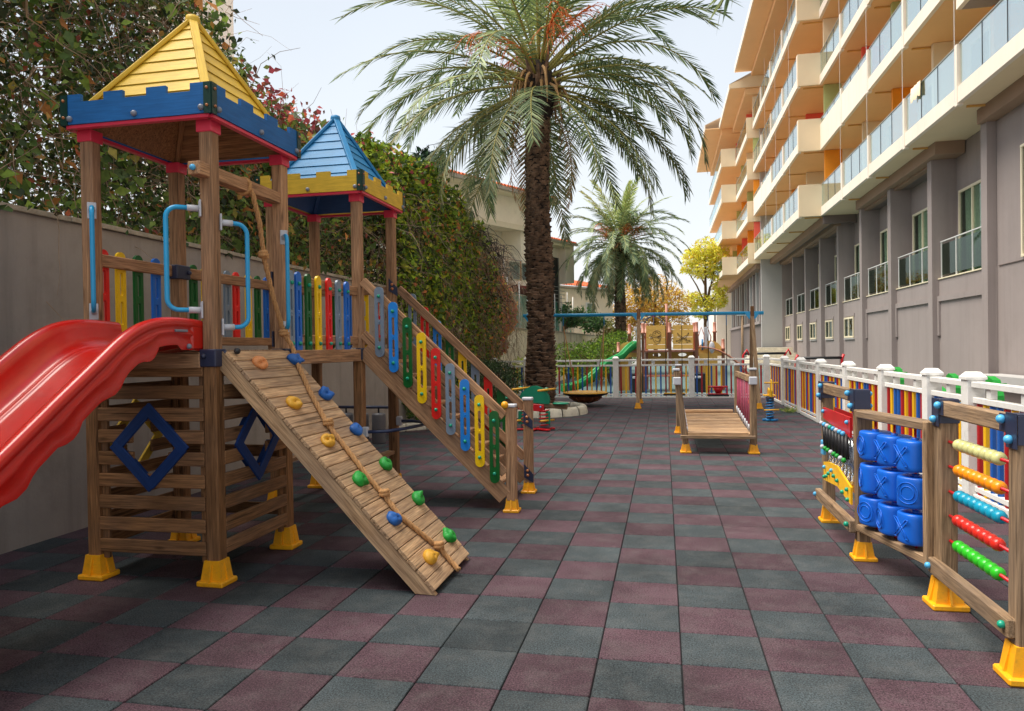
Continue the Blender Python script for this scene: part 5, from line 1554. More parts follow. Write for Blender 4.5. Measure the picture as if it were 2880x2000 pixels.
for y in (4.325, 5.075):
    a = r_top - rn * .075; b_ = r_bot - rn * .075
    a = a + ru * -.02; 
    # stringer cut level with the ground
    b = MB(); th = .036
    q = [r_top + ru * -.02 - rn * .029, r_bot + ru * -.002 - rn * .029, None, r_top + ru * -.02 - rn * .125]
    g = r_bot - rn * .029; low = r_top - rn * .125; t_ = (0.006 - low.z) / ru.z; q[2] = low + ru * t_
    L2 = Vector(((q[0] - q[0]).x, 0, 0))
    mm = Matrix((ru, Vector((0, 1, 0)), Vector((0, 0, 0)))).to_4x4()
    fr = Matrix((ru, Vector((0, 1, 0)), ru.cross(Vector((0, 1, 0))))).transposed().to_4x4(); fr.translation = (r_top + r_bot) / 2 + Vector((0, y, 0))
    inv = fr.inverted(); v = [inv @ (Vector((t.x, y + sgn * th / 2, t.z))) for sgn in (-1, 1) for t in q]
    b.add(v, [(0, 1, 2, 3), (7, 6, 5, 4), (0, 4, 5, 1), (1, 5, 6, 2), (2, 6, 7, 3), (3, 7, 4, 0)])
    put('ramp_stringer', b.mesh('ramp_stringer', M['ramp']), RP, fr)
knob((-2.76, 4.36, 1.53), 'black', RP, .022, 'bolt')
def hold(s, y, mat, seed):
    r_ = np.random.default_rng(seed); b = MB(); b.ball((0, 0, 0), .066, 20, 14, (1.0, .80, .60))
    v = np.array(b.v); nrm = v / (np.linalg.norm(v, axis=1, keepdims=True) + 1e-9)
    for _ in range(7):
        c = r_.normal(size=3); c[2] = abs(c[2]); c /= np.linalg.norm(c); w = np.exp(-((nrm - c) ** 2).sum(1) / .10); v += nrm * (w * r_.uniform(-.034, .026))[:, None]
    c = np.array([.0, -.35, .95]); w = np.exp(-((nrm - c) ** 2).sum(1) / .09); v -= nrm * (w * .034)[:, None]
    b.v = [tuple(q) for q in v]
    m = Matrix((Vector((0, 1, 0)), -ru, rn)).transposed().to_4x4()
    if m.determinant() < 0: m = Matrix((Vector((0, -1, 0)), -ru, rn)).transposed().to_4x4()
    p = r_top + ru * s + rn * .018; m.translation = (p.x, y, p.z)
    return put('climbing_hold', b.mesh('climbing_hold', M[mat], True), RP, m @ Matrix.Rotation(r_.uniform(-.5, .5), 4, 'Z'))
for i, (s, y, c) in enumerate([(.134, 4.53, 'hold_o'), (.12, 5.03, 'hold_b'), (.508, 4.51, 'hold_y'), (.475, 5.02, 'hold_b'), (.854, 4.52, 'hold_y'), (.826, 5.02, 'hold_b'),
                               (1.195, 4.49, 'hold_g'), (1.165, 5.0, 'hold_g'), (1.54, 4.49, 'hold_b'), (1.51, 5.02, 'hold_g'), (1.878, 4.51, 'hold_y'), (1.86, 4.99, 'hold_g')]):
    hold(s, y, c, 40 + i)

# knotted rope, twisted from three strands
rp = [Vector((XR - .01, 4.72, 2.72)), Vector((XR + .045, 4.735, 2.66)), Vector((XR + .06, 4.80, 2.45)), Vector((XR + .05, 4.87, 2.20)), Vector((XR + .06, 4.97, 1.92)), Vector((XR + .085, 5.07, 1.66))]
for s, y in ((.02, 5.10), (.10, 5.05), (.448, 4.83), (.725, 4.69), (.993, 4.65), (1.228, 4.61), (1.361, 4.61), (1.545, 4.58), (1.724, 4.65), (1.89, 4.72), (2.05, 4.71)):
    p = r_top + ru * s + rn * (.018 if s > .05 else .04); rp.append(Vector((p.x, y, p.z)))
rp.append(Vector((-1.36, 4.70, .045)))
# resample
fine = []
for a, b_ in zip(rp[:-1], rp[1:]):
    n = max(2, int((b_ - a).length / .012))
    for k in range(n): fine.append(a.lerp(b_, k / n))
fine.append(rp[-1])
for _ in range(6): fine = [fine[0]] + [(fine[i - 1] + fine[i] * 2 + fine[i + 1]) / 4 for i in range(1, len(fine) - 1)] + [fine[-1]]
RO = thing('climbing_rope', 'knotted hemp rope hung from the wooden crossbeam and lying down the climbing ramp', 'rope', (XR, 4.72, 2.7))
b = MB()
for st in range(3):
    pts = []
    for i, p in enumerate(fine):
        t = (fine[min(i + 1, len(fine) - 1)] - fine[max(i - 1, 0)]).normalized(); u = t.cross(Vector((0, 1, 0.01))).normalized(); w = t.cross(u)
        a = i * .42 + st * 2.094; pts.append(p + (u * math.cos(a) + w * math.sin(a)) * .0088)
    b.tube(pts, .0108, 5)
b.build('rope_strands', M['rope'], RO, True)
def knot(p):
    b = MB(); pts = []
    for i in range(40):
        a = i / 39 * 4 * math.pi; pts.append(Vector(p) + Vector((.024 * math.cos(a), .026 * math.sin(a), -.02 + .04 * i / 39)))
    b.tube(pts, .016, 6); b.ball(p, .030, 8, 6); b.build('knot', M['rope'], RO, True)
for s in (0, ): pass
knot((XR + .05, 4.86, 2.23)); knot((XR + .085, 5.07, 1.66))
for s, y in ((.725, 4.69), (1.361, 4.61), (1.86, 4.71)):
    p = r_top + ru * s + rn * .03; knot((p.x, y, p.z))
b = MB(); pts = [(XR - .01 + .055 * math.cos(a), 4.71 + .012 * math.sin(a * .5), 2.70 + .055 * math.sin(a)) for a in [k * 2 * math.pi / 16 for k in range(34)]]
b.tube(pts, .013, 6); b.build('loop', M['rope'], RO, True)

# staircase from the blue roofed tower
ST = put('staircase', None, CF, Matrix.Translation((-2.1, 7.1, .8)))
for y, fx in ((T2[0], -1.405), (T2[1], -1.41)):
    beam('stair_post', (fx, y, .1), (fx + .005, y, .975), .095, .095, 'post', ST, up=(0, 1, 0), ch=.012)
    b = MB(); b.cbox(.108, .108, .03, .012, Matrix.Translation((fx, y, .988))); b.build('post_cap', M['bracket'], ST)
    o = foot((fx, y, 0), CF, .78); sub(o, ST)
knob((-1.44, 6.56, 1.0), 'foot', ST, .035, 'cap')
for y, sg in ((T2[0] - .006, -1), (T2[1] + .03, 1)):
    yc = y + sg * .02
    for (za, zc_, h, w) in ((2.19, .89, .085, .04), (1.68, .36, .085, .04), (1.46, .14, .15, .045)):
        beam('stair_rail', (-2.84, yc, za + (.06 if za < 1.5 else 0)), (-1.46, yc, zc_ - (.0 if za < 1.5 else 0)), w, h, 'post', ST, ch=.004)
    cols = ['grey', 'lightblue', 'green', 'yellow', 'red', 'grey', 'lightblue', 'yellow', 'green'] if sg < 0 else ['grey', 'red', 'lightblue', 'green', 'yellow', 'grey', 'red', 'green']
    for k, c in enumerate(cols):
        if sg < 0: x, z = -2.655 + .1385 * k, 1.79 - .1475 * k
        else: x, z = -2.70 + .1405 * k, 1.80 - .149 * k
        if sg < 0: slat(c, (x, yc - .045, z), (0, -1, 0), ST, .245, 'knob_g')
        else: slat(c, (x, yc + .045, z), (0, 1, 0), ST, 0)
for k in range(9):
    x = -2.76 + .146 * k; z = 1.40 - .145 * k
    beam('step', (x, T2[0] + .03, z), (x, T2[1] - .03, z), .15, .035, 'post', ST)
def tri_plate(p, n, parent):
    n = Vector(n); y = Vector((0, 0, 1)); x = y.cross(n); m = Matrix((x, y, n)).transposed().to_4x4(); m.translation = p
    b = MB(); b.plate([[(-.05, .09), (.05, -.02), (.05, -.11), (-.05, -.05)]], .006, I4); o = put('joint_plate', b.mesh('joint_plate', M['navy']), parent, m)
    for a, h in ((-.01, .02), (-.008, -.028)): sub(knob(m @ Vector((a, h, .008)), 'bolt', CF, .016, 'bolt'), o)
tri_plate((-2.86, T2[1] - .06, 2.21), (0, -1, 0), ST)
tri_plate((-1.40, T2[1] - .052, .78), (0, -1, 0), ST); tri_plate((-1.40, T2[1] - .052, .22), (0, -1, 0), ST)
# dark grip bar low on the second tower
gb = put('grip_bar', None, CF, Matrix.Translation((-2.7, 7.1, .75)))
pts = [(-2.84, 6.6, .735), (-2.72, 6.6, .737), (-2.62, 6.64, .74), (-2.54, 6.74, .745), (-2.47, 6.9, .75), (-2.42, 7.06, .755), (-2.42, 7.2, .755), (-2.52, 7.36, .755), (-2.66, 7.5, .75), (-2.83, 7.52, .75)]
bar('grip_tube', pts, .016, 'brown_hold', gb, 8)
for p in ((-2.845, 6.6, .735), (-2.845, 7.52, .75)): bx('grip_clamp', (p[0] - .01, p[1] - .03, p[2] - .05), (p[0] + .05, p[1] + .03, p[2] + .05), 'bracket', gb, .01)

# red slide
SLD = put('slide', None, CF, Matrix.Translation((-3.29, 3.2, 1.1)))
path = [(4.27, 1.735), (4.14, 1.742), (4.02, 1.745), (3.90, 1.74), (3.784, 1.722), (3.672, 1.685), (3.534, 1.612), (3.40, 1.515), (3.272, 1.425), (3.14, 1.335), (3.017, 1.247), (2.90, 1.163), (2.793, 1.088), (2.6, .955), (2.4, .82), (2.2, .69), (2.0, .57), (1.8, .465), (1.6, .385), (1.4, .345), (1.2, .335), (1.05, .335)]
dense = []
for a, c in zip(path[:-1], path[1:]):
    for k in range(3): dense.append((a[0] + (c[0] - a[0]) * k / 3, a[1] + (c[1] - a[1]) * k / 3))
dense.append(path[-1])
for _ in range(3): dense = [dense[0]] + [((dense[i - 1][0] + 2 * dense[i][0] + dense[i + 1][0]) / 4, (dense[i - 1][1] + 2 * dense[i][1] + dense[i + 1][1]) / 4) for i in range(1, len(dense) - 1)] + [dense[-1]]
half = .335
def prof(skirt):
    R_ = [(half, -skirt), (half + .006, -skirt * .82), (half - .002, -skirt * .60), (half + .012, -skirt * .52), (half + .010, -.082), (half - .004, -.066), (half + .014, -.05), (half + .017, -.022), (half + .004, -.004), (half - .02, .003),
          (half - .048, -.003), (half - .064, -.022), (half - .072, -.06), (half - .085, -.11), (half - .105, -.150), (half - .135, -.172), (half - .16, -.176), (half - .168, -.170), (half - .176, -.178), (half - .20, -.186), (.07, -.192), (0, -.193)]
    Lf = [(-x, z) for x, z in reversed(R_[:-1])]
    return R_ + Lf
b = MB(); rows = []
tot = 0; lastp = dense[0]
for i, (yy, z) in enumerate(dense):
    a = dense[max(i - 1, 0)]; c = dense[min(i + 1, len(dense) - 1)]
    ty, tz = c[0] - a[0], c[1] - a[1]; l = math.hypot(ty, tz); ty /= l; tz /= l
    ny, nz_ = tz, -ty
    if nz_ < 0: ny, nz_ = -ny, -nz_
    tot += math.hypot(yy - lastp[0], z - lastp[1]); lastp = (yy, z)
    sk = .195 + (.034 * max(0, math.sin((tot - .48) * 2 * math.pi / .38)) ** .7 if tot > .45 else -.0)
    if tot < .22: sk = .20
    elif tot < .45: sk = .17
    rows.append([(x - 3.29, yy + ny * h, z + nz_ * h) for x, h in prof(sk)])
n = len(rows[0]); v = [p for r_ in rows for p in r_]; fcs = []
for i in range(len(rows) - 1):
    for k in range(n - 1): fcs.append((i * n + k, i * n + k + 1, (i + 1) * n + k + 1, (i + 1) * n + k))
b.add(v, fcs)
# underside skin
u_ = [];
for i, (yy, z) in enumerate(dense): u_.append((rows[i][0], rows[i][-1]))
vv = []
for r_ in rows:
    r1, l1 = r_[0], r_[-1]
    vv += [r1, (r1[0] - .03, r1[1], r1[2] + .01), (-3.29 + .16, r1[1] * .35 + r_[21][1] * .65, r_[21][2] - .02), (-3.29 - .16, r1[1] * .35 + r_[21][1] * .65, r_[21][2] - .02), (l1[0] + .03, l1[1], l1[2] + .01), l1]
fcs = []
for i in range(len(rows) - 1):
    for k in range(5): fcs.append((i * 6 + k + 1, i * 6 + k, (i + 1) * 6 + k, (i + 1) * 6 + k + 1))
b.add(vv, fcs)
o = b.build('slide_chute', M['slide'], SLD, True)
bx('slide_flange', (-3.29 - half - .012, 4.15, 1.54), (-3.29 - half + .05, 4.29, 1.73), 'slide', SLD, .012)
bx('slide_flange', (-3.29 + half - .05, 4.15, 1.54), (-3.29 + half + .012, 4.29, 1.73), 'slide', SLD, .012)
bx('slide_slot', (-3.29 + half + .010, 3.98, 1.655), (-3.29 + half + .020, 4.10, 1.67), 'bolt_grey', SLD, .002)
knob((-2.945, 4.12, 1.565), 'bolt_grey', SLD, .017, 'bolt')
bx('slide_support', (-3.45, 1.7, 0), (-3.13, 1.76, .22), 'slide', SLD, .01)

# ================================================================== GREY BINS BEHIND THE FRAME
HB = thing('hanging_bins', 'pair of grey cylinder bins hanging from a dark metal bar behind the wooden posts', 'bins', (-3.9, 9.0, 0))
bar('hanger_bar', [(-4.35, 9, .775), (-3.46, 9, .775)], .02, 'navy', HB)
for x in (-4.35, -3.46): bar('hanger_post', [(x, 9, 0), (x, 9, .785)], .02, 'navy', HB)
for x in (-4.12, -3.90, -3.665):
    b = MB(); b.lathe([(0, .30), (.085, .30), (.09, .32), (.09, .67), (.085, .69), (.03, .70), (0, .70)], (x, 9, 0), 16); o = b.build('bin', M['greybin'], HB, True)
    bar('hook', [(x, 9, .70), (x, 9, .76)], .012, 'black', HB, 6)

# ================================================================== PLAY PANELS ON THE RIGHT
def gpost(x, y, top, parent, w=.088, lean=0):
    o = beam('post', (x + lean, y, .10), (x, y, top), w, w, 'greywood', parent, up=(0, 1, 0), ch=.012); foot((x + lean, y, 0), parent, .80 if w < .095 else 1.0); return o
PP = thing('activity_panel', 'wooden activity panels with blue noughts and crosses blocks and coloured counting beads', 'play panel', (1.45, 5.2, 0))
PA, PB_ = (1.355, 6.65), (1.345, 5.52); PC, PD = (1.575, 4.60), (1.575, 3.66)
for p in (PA, PB_): gpost(p[0], p[1], 1.10, PP, lean=.01)
for p in (PC, PD): gpost(p[0], p[1], 1.10, PP, .10, lean=-.01)
for (p, q) in ((PA, PB_), (PC, PD)):
    x = (p[0] + q[0]) / 2
    dx = -.02 if p is PA else -.025
    beam('top_rail', (x + dx, p[1] + .05, 1.145), (x + dx, q[1] - .05, 1.145), .055, .085, 'greywood', PP, ch=.008)
    beam('bottom_rail', (x - .068, p[1] + .03, .235), (x - .068, q[1] - .03, .235), .05, .09, 'greywood', PP, ch=.008)
    for (c, sg) in ((p, 1), (q, -1)):
        br = put('corner_bracket', None, PP, Matrix.Translation((c[0], c[1], 1.13)))
        w = .052
        bx('bracket_plate', (c[0] - w - .006, c[1] - w, 1.04), (c[0] - w - .001, c[1] + w, 1.20), 'navy', br, .002)
        bx('bracket_plate', (c[0] - w, c[1] - w - .006, 1.06), (c[0] + w, c[1] - w - .001, 1.19), 'navy', br, .002)
        bx('bracket_top', (c[0] - w, c[1] - w, 1.190), (c[0] + w, c[1] + w, 1.196), 'navy', br, .002)
        bx('bracket_plate', (c[0] - w - .005, (c[1] - .12) if sg > 0 else c[1] + .03, 1.11), (c[0] - w - .0005, (c[1] - .03) if sg > 0 else c[1] + .12, 1.19), 'navy', br, .002)
        for z, yo in ((1.165, -.075 * sg), (1.08, 0)):
            knob((c[0] - w - .016, c[1] + yo, z), 'knob_b', br, .021)
            knob((c[0] + w + .010, c[1], z), 'knob_b', br, .018)
    knob((p[0] - .102, p[1], .235), 'knob_b', PP, .019); knob((q[0] - .102, q[1], .245), 'knob_g', PP, .019)
# ball board
BBd = put('ball_board', None, PP, Matrix.Translation((1.29, 6.0, .7)))
mY = Matrix((Vector((0, -1, 0)), Vector((0, 0, 1)), Vector((-1, 0, 0)))).transposed().to_4x4()
def yplate(name, pts, x, th, mat, parent):
    """pts in (Y,Z)"""
    b = MB(); m = mY.copy(); m.translation = (x, 0, 0); lp = [(-y, z) for y, z in pts]
    ar = sum(lp[i][0] * lp[(i + 1) % len(lp)][1] - lp[(i + 1) % len(lp)][0] * lp[i][1] for i in range(len(lp)))
    if ar < 0: lp = lp[::-1]
    b.plate([lp], th, I4); return put(name, b.mesh(name, M[mat]), parent, m)
for x in (1.30, 1.385):
    yplate('red_board', [(6.50, .99), (6.50, .90), (6.05, .87), (5.60, .845), (5.60, .99)], x, .014, 'redmetal', BBd)
    yplate('yellow_board', [(6.50, .535), (6.32, .56), (6.02, .575), (5.60, .49), (5.60, .365), (6.02, .42), (6.28, .40), (6.50, .385)], x, .014, 'fence_y', BBd)
yplate('blue_board', [(6.50, .54), (6.02, .59), (5.60, .50), (5.60, .36), (6.02, .43), (6.50, .39)], 1.395, .01, 'p_blue', BBd)
for k in range(8):
    y = 6.40 - .105 * k
    bar('black_grip', [(1.285, y + .02, .86), (1.285, y - .012, .68)], .017, 'black', BBd, 8)
    knob((1.265, y + .02, .865), ['bracket', 'knob_b', 'bracket', 'knob_g', 'knob_b', 'bracket', 'knob_b', 'knob_b'][k], BBd, .019)
    knob((1.262, y - .012, .675), 'hold_g' if k % 3 else 'bracket', BBd, .019)
    bar('clear_tube', [(1.33, y - .01, .845), (1.33, y - .01, .50)], .026, 'clear', BBd, 10)
for (y, z) in ((6.44, .50), (6.44, .42), (6.36, .44), (6.28, .475), (6.18, .515), (6.10, .485), (5.98, .47), (5.68, .46), (5.82, .415), (5.66, .39), (5.66, .95), (6.46, .96)):
    knob((1.285, y, z), 'knob_g' if z < .5 else 'knob_b', BBd, .016)
bx('blue_dial', (1.27, 6.42, .60), (1.30, 6.50, .72), 'knob_b', BBd, .01)
# noughts and crosses blocks
TT = put('noughts_and_crosses', None, PP, Matrix.Translation((1.44, 5.06, .6)))
P0 = Vector((1.345, 5.455, 0)); P1 = Vector((1.53, 4.665, 0)); tu = (P1 - P0).normalized(); tn = Vector((tu.y, -tu.x, 0))
if tn.x > 0: tn = -tn
for z, h in ((1.03, .05), (.245, .05)): beam('frame_board', P0 + Vector((0, 0, z)), P1 + Vector((0, 0, z)), .115, h, 'greywood', TT, ch=.006)
for p in (P0, P1): beam('frame_board', p + Vector((0, 0, .215)), p + Vector((0, 0, 1.06)), .115, .045, 'greywood', TT, up=(tu.x, tu.y, 0), ch=.006)
for z in (.86, .36): knob((1.345 + .02, 5.42, z), 'black', TT, .026)
TLen = (P1 - P0).length
def rounded_block(w, h, d):
    # slightly barrel shaped block with softened edges
    b = MB(); prof_ = []; n = 40
    rr = [(0, -h / 2), (.90, -h / 2), (.955, -h / 2 + .004), (.985, -h / 2 + .012), (.993, -h / 2 + .03), (1.0, 0), (.993, h / 2 - .03), (.985, h / 2 - .012), (.955, h / 2 - .004), (.90, h / 2), (0, h / 2)]
    v = []; f = []
    for (s, z) in rr:
        for k in range(n):
            a = 2 * math.pi * k / n; c, s_ = math.cos(a), math.sin(a); e = 2.6
            q = (abs(c) ** e + abs(s_) ** e) ** (-1 / e)
            v.append((w / 2 * s * c * q, d / 2 * s * s_ * q, z))
    for i in range(len(rr) - 1):
        for k in range(n): f.append((i * n + k, i * n + (k + 1) % n, (i + 1) * n + (k + 1) % n, (i + 1) * n + k))
    b.add(v, f); b.lathe([(.022, h / 2), (.022, h / 2 + .014), (0, h / 2 + .014)], (0, 0, 0), 10); return b.mesh('game_block', M['blueplastic'], True)
blk = rounded_block(.196, .186, .196)
rows_ = ['OXX', 'OXO', 'OOX']
for ci in range(3):
    c = P0 + tu * (TLen * (.205 + .285 * ci))
    bar('block_axle', [c + Vector((0, 0, .27)), c + Vector((0, 0, 1.0))], .008, 'redmetal', TT, 8)
    for ri, z in enumerate((.835, .615, .395)):
        rot = {(2, 1): .55, (0, 1): -.35, (0, 0): -.12, (0, 2): .3, (1, 2): -.2}.get((ci, ri), .04)
        m = Matrix((tu, tn, Vector((0, 0, 1)))).transposed().to_4x4()
        if m.determinant() < 0: m = Matrix((-tu, tn, Vector((0, 0, 1)))).transposed().to_4x4()
        m.translation = c + Vector((0, 0, z)); m = m @ Matrix.Rotation(rot, 4, 'Z')
        o = put('game_block', blk, TT, m)
        ch = rows_[ri][ci]
        for side in range(2):
            q = m @ Matrix.Rotation(math.pi * side, 4, 'Z'); b = MB(); y_ = .0972
            if ch == 'O':
                for rr_ in (.064, .040): b.tube([(rr_ * math.cos(a), y_, rr_ * math.sin(a)) for a in [2 * math.pi * k / 24 for k in range(24)]], .003, 6, closed=True)
            else:
                w_ = .014; s_ = .058
                for sg in (-1, 1):
                    for o_ in (-w_, w_): b.tube([(-s_ + o_, y_, -s_ * sg - o_ * sg * 0), (s_ + o_, y_, s_ * sg)], .003, 6)
                    for e_ in (-1, 1): b.tube([(e_ * s_ - w_, y_, e_ * s_ * sg), (e_ * s_ + w_, y_, e_ * s_ * sg)], .003, 6)
            put('embossed_letter', b.mesh('embossed_letter', M['blueplastic'], True), TT, q)
# abacus
AB = put('bead_frame', None, PP, Matrix.Translation((1.575, 4.13, .7)))
bead = {}
for ri, (z, nb) in enumerate(((.955, 8), (.815, 8), (.673, 8), (.535, 8), (.393, 8))):
    bar('bead_rod', [(1.575, 4.555, z), (1.575, 3.70, z)], .009, 'redmetal', AB, 8)
    b = MB(); b.lathe([(.010, -.031), (.020, -.030), (.030, -.020), (.0345, 0), (.030, .020), (.020, .030), (.010, .031)], (0, 0, 0), 16, axis='y'); me = b.mesh('bead', M['bead%d' % ri], True)
    st = 3.925 if ri < 3 else 3.945
    for k in range(nb): put('bead', me, AB, Matrix.Translation((1.575, st + .0685 * k, z)) @ Matrix.Rotation(random.uniform(0, 6), 4, 'Y'))

# ================================================================== BALANCE BRIDGE
BR = thing('wobble_bridge', 'low wooden plank bridge with leaning end posts and a side rail strung with maroon ropes', 'play bridge', (.73, 11.8, 0))
for (x0, x1, y) in ((.285, .165, 10.65), (1.205, 1.205, 10.65), (.235, .235, 13.0), (1.213, 1.213, 13.0)):
    beam('post', (x0, y, .1), (x1, y, 1.165), .09, .09, 'greywood' if y < 11 else 'greywood', BR, up=(0, 1, 0), ch=.015)
    b = MB(); b.cbox(.10, .10, .03, .012, Matrix.Translation((x1, y, 1.18))); b.build('post_cap', M['bracket'], BR)
    foot((x0, y, 0), BR, .80)
for (xa, xb) in ((.175, .255), (1.20, 1.20)):
    beam('side_rail', (xa + (.0 if xa > 1 else 0), 10.62, 1.03), (xb, 13.0, 1.03), .045, .09, 'greywood', BR)
    bx('rail_socket', (xa - .055, 10.555, .965), (xa + .055, 10.598, 1.075), 'bracket', BR, .012)
    for k in range(9):
        t = (k + .3) / 9; y = 10.72 + 2.2 * t; xt = xa + (xb - xa) * t; xbm = (.31 if xa < 1 else 1.185)
        sag = .26 + .16 * t
        bar('side_rope', [(xt, y, 1.0), ((xt + xbm) / 2 + .004, y, .6), (xbm, y, sag - .02 + .06)], .011, 'purple_rope', BR, 6)
        bar('rope_clamp', [(xbm, y, sag + .09), (xbm, y, sag - .01)], .014, 'bracket', BR, 6)
npl = 17
for k in range(npl):
    t = k / (npl - 1); y = 10.66 + 2.30 * t; sag = .245 + .115 * t - .03 * math.sin(math.pi * t)
    if k in (0, npl - 1): beam('bridge_plank', (.315, y, sag + .03), (1.135, y, sag + .03), .17, .045, 'ramp', BR)
    else: beam('bridge_plank', (.27, y + .02, sag), (1.20, y + .02, sag), .105, .028, 'ramp', BR)
beam('bridge_sill', (.21, 10.56, .235), (1.225, 10.56, .235), .05, .045, 'greywood', BR)
beam('bridge_sill', (.21, 13.06, .33), (1.225, 13.06, .33), .05, .045, 'greywood', BR)
for y in (10.74, 10.9): pass

# ================================================================== SWINGS
SW = thing('swing_frame', 'long blue swing beam on wooden A-legs with yellow feet before the back fence', 'swing frame', (-.6, 18.85, 0))
SY = 18.85
zL, zR = 2.36, 2.29
def sz(x): return zL + (zR - zL) * (x + 3.6) / 6.0
bar('swing_beam', [(-3.60, SY, sz(-3.6)), (2.40, SY, sz(2.4))], .044, 'tube', SW, 16)
for x, vis in ((-.62, 1), (2.13, 1), (-3.42, 0)):
    for dy in (-.82, .88):
        beam('swing_leg', (x - (.02 if x < 2 else -.05), SY + dy, .1), (x, SY + dy * .04, 2.20), .085, .085, 'ramp', SW, up=(0, 1, 0), ch=.012)
        foot((x - (.02 if x < 2 else -.05), SY + dy, 0), SW, .85)
    beam('leg_head', (x, SY - .045, 2.05), (x, SY - .045, 2.46), .085, .04, 'under', SW, up=(0, 1, 0))
    b = MB()
    for sg in (-1, 1):
        xx = x + sg * .05; y_ = SY - .05
        b.add([(xx, y_, sz(x) + .03), (xx + sg * .14, y_, sz(x) + .02), (xx + sg * .02, y_, sz(x) - .15), (xx, y_, sz(x) - .15), (xx, y_ + .03, sz(x) + .03), (xx + sg * .14, y_ + .03, sz(x) + .02), (xx + sg * .02, y_ + .03, sz(x) - .15), (xx, y_ + .03, sz(x) - .15)],
              [(0, 1, 2, 3), (7, 6, 5, 4), (0, 4, 5, 1), (1, 5, 6, 2), (2, 6, 7, 3), (3, 7, 4, 0)])
    b.build('gusset', M['tube'], SW)
NS = thing('nest_swing', 'round yellow rimmed nest swing with dark belly hanging on ropes beside the palm', 'swing', (-2.0, SY, .3))
b = MB(); b.lathe([(0, .30), (.30, .315), (.46, .355), (.50, .36), (.565, .335), (.575, .32), (.55, .31)], (-2.0, SY, .01), 32); b.build('rim', M['hold_y'], NS, True)
b = MB(); b.lathe([(.585, .325), (.57, .285), (.46, .255), (.36, .22)], (-2.0, SY, .01), 32); b.build('edge_band', M['black'], NS, True)
b = MB(); b.lathe([(.45, .26), (.38, .19), (.25, .11), (.12, .075), (0, .07)], (-2.0, SY, .01), 32)
for k in range(12):
    a = 2 * math.pi * k / 12; b.tube([(-2.0 + .42 * math.cos(a), SY + .42 * math.sin(a), .225), (-2.0 + .30 * math.cos(a), SY + .30 * math.sin(a), .14), (-2.0 + .1 * math.cos(a), SY + .1 * math.sin(a), .085)], .022, 5)
b.build('belly', M['nestbelly'], NS, True)
for (tx, ends) in ((-2.55, ((-2.42, -.3), (-2.28, .25))), (-1.50, ((-1.68, -.3), (-1.60, .25)))):
    bar('shackle', [(tx, SY, sz(tx) - .04), (tx, SY, sz(tx) - .28)], .013, 'springblue', NS, 6)
    for ex, ey in ends: bar('hanging_rope', [(tx, SY, sz(tx) - .27), ((tx + ex) / 2 * 1.0, SY + ey / 2, 1.22), (ex, SY + ey, .37)], .012, 'greywood' if ey < 0 else 'rope', NS, 6)
FS = thing('flat_swing', 'flat yellow and black swing seat hanging in the middle of the frame', 'swing', (.24, SY, .2))
bx('seat', (-.02, SY - .08, .305), (.50, SY + .08, .33), 'hold_y', FS, .01); bx('seat_base', (-.03, SY - .085, .265), (.51, SY + .085, .304), 'black', FS, .012)
for x in (.04, .44):
    bar('chain', [(x, SY, .33), (x, SY, 2.02)], .008, 'barkdark', FS, 6)
    b = MB()
    for k in range(4): b.tube([(x + .018 * math.cos(a) * (1 if k % 2 else .2), SY + .018 * math.cos(a) * (.2 if k % 2 else 1), 2.05 + .055 * k + .028 * math.sin(a)) for a in [2 * math.pi * j / 10 for j in range(10)]], .005, 5, closed=True)
    b.build('chain_links', M['steel'], FS, True)
BS = thing('baby_swing', 'red toddler swing seat with guard bar hanging at the right of the frame', 'swing', (1.30, SY, .2))
bx('seat', (1.04, SY - .12, .245), (1.56, SY + .12, .29), 'black', BS, .012); bx('seat_pad', (1.06, SY - .11, .291), (1.54, SY + .11, .315), 'redmetal', BS, .01)
b = MB(); b.tube([(1.10, SY - .10, .48), (1.30, SY - .14, .485), (1.50, SY - .10, .48), (1.53, SY, .48), (1.50, SY + .10, .48), (1.10, SY + .10, .48), (1.07, SY, .48)], .018, 8, closed=True)
for x in (1.08, 1.52): b.tube([(x, SY, .48), (x, SY, .30)], .018, 8)
b.add([(1.17, SY - .13, .48), (1.43, SY - .13, .48), (1.36, SY - .12, .32), (1.24, SY - .12, .32), (1.17, SY - .11, .48), (1.43, SY - .11, .48), (1.36, SY - .10, .32), (1.24, SY - .10, .32)], [(0, 1, 2, 3), (7, 6, 5, 4), (0, 4, 5, 1), (1, 5, 6, 2), (2, 6, 7, 3), (3, 7, 4, 0)])
b.build('guard_bar', M['redmetal'], BS, True)
for x in (1.08, 1.52):
    bar('chain', [(x, SY, .5), (x, SY, 2.02)], .010, 'barkdark', BS, 6)
    bar('shackle', [(x, SY, 2.0), (x, SY, 2.26)], .012, 'springblue', BS, 6)

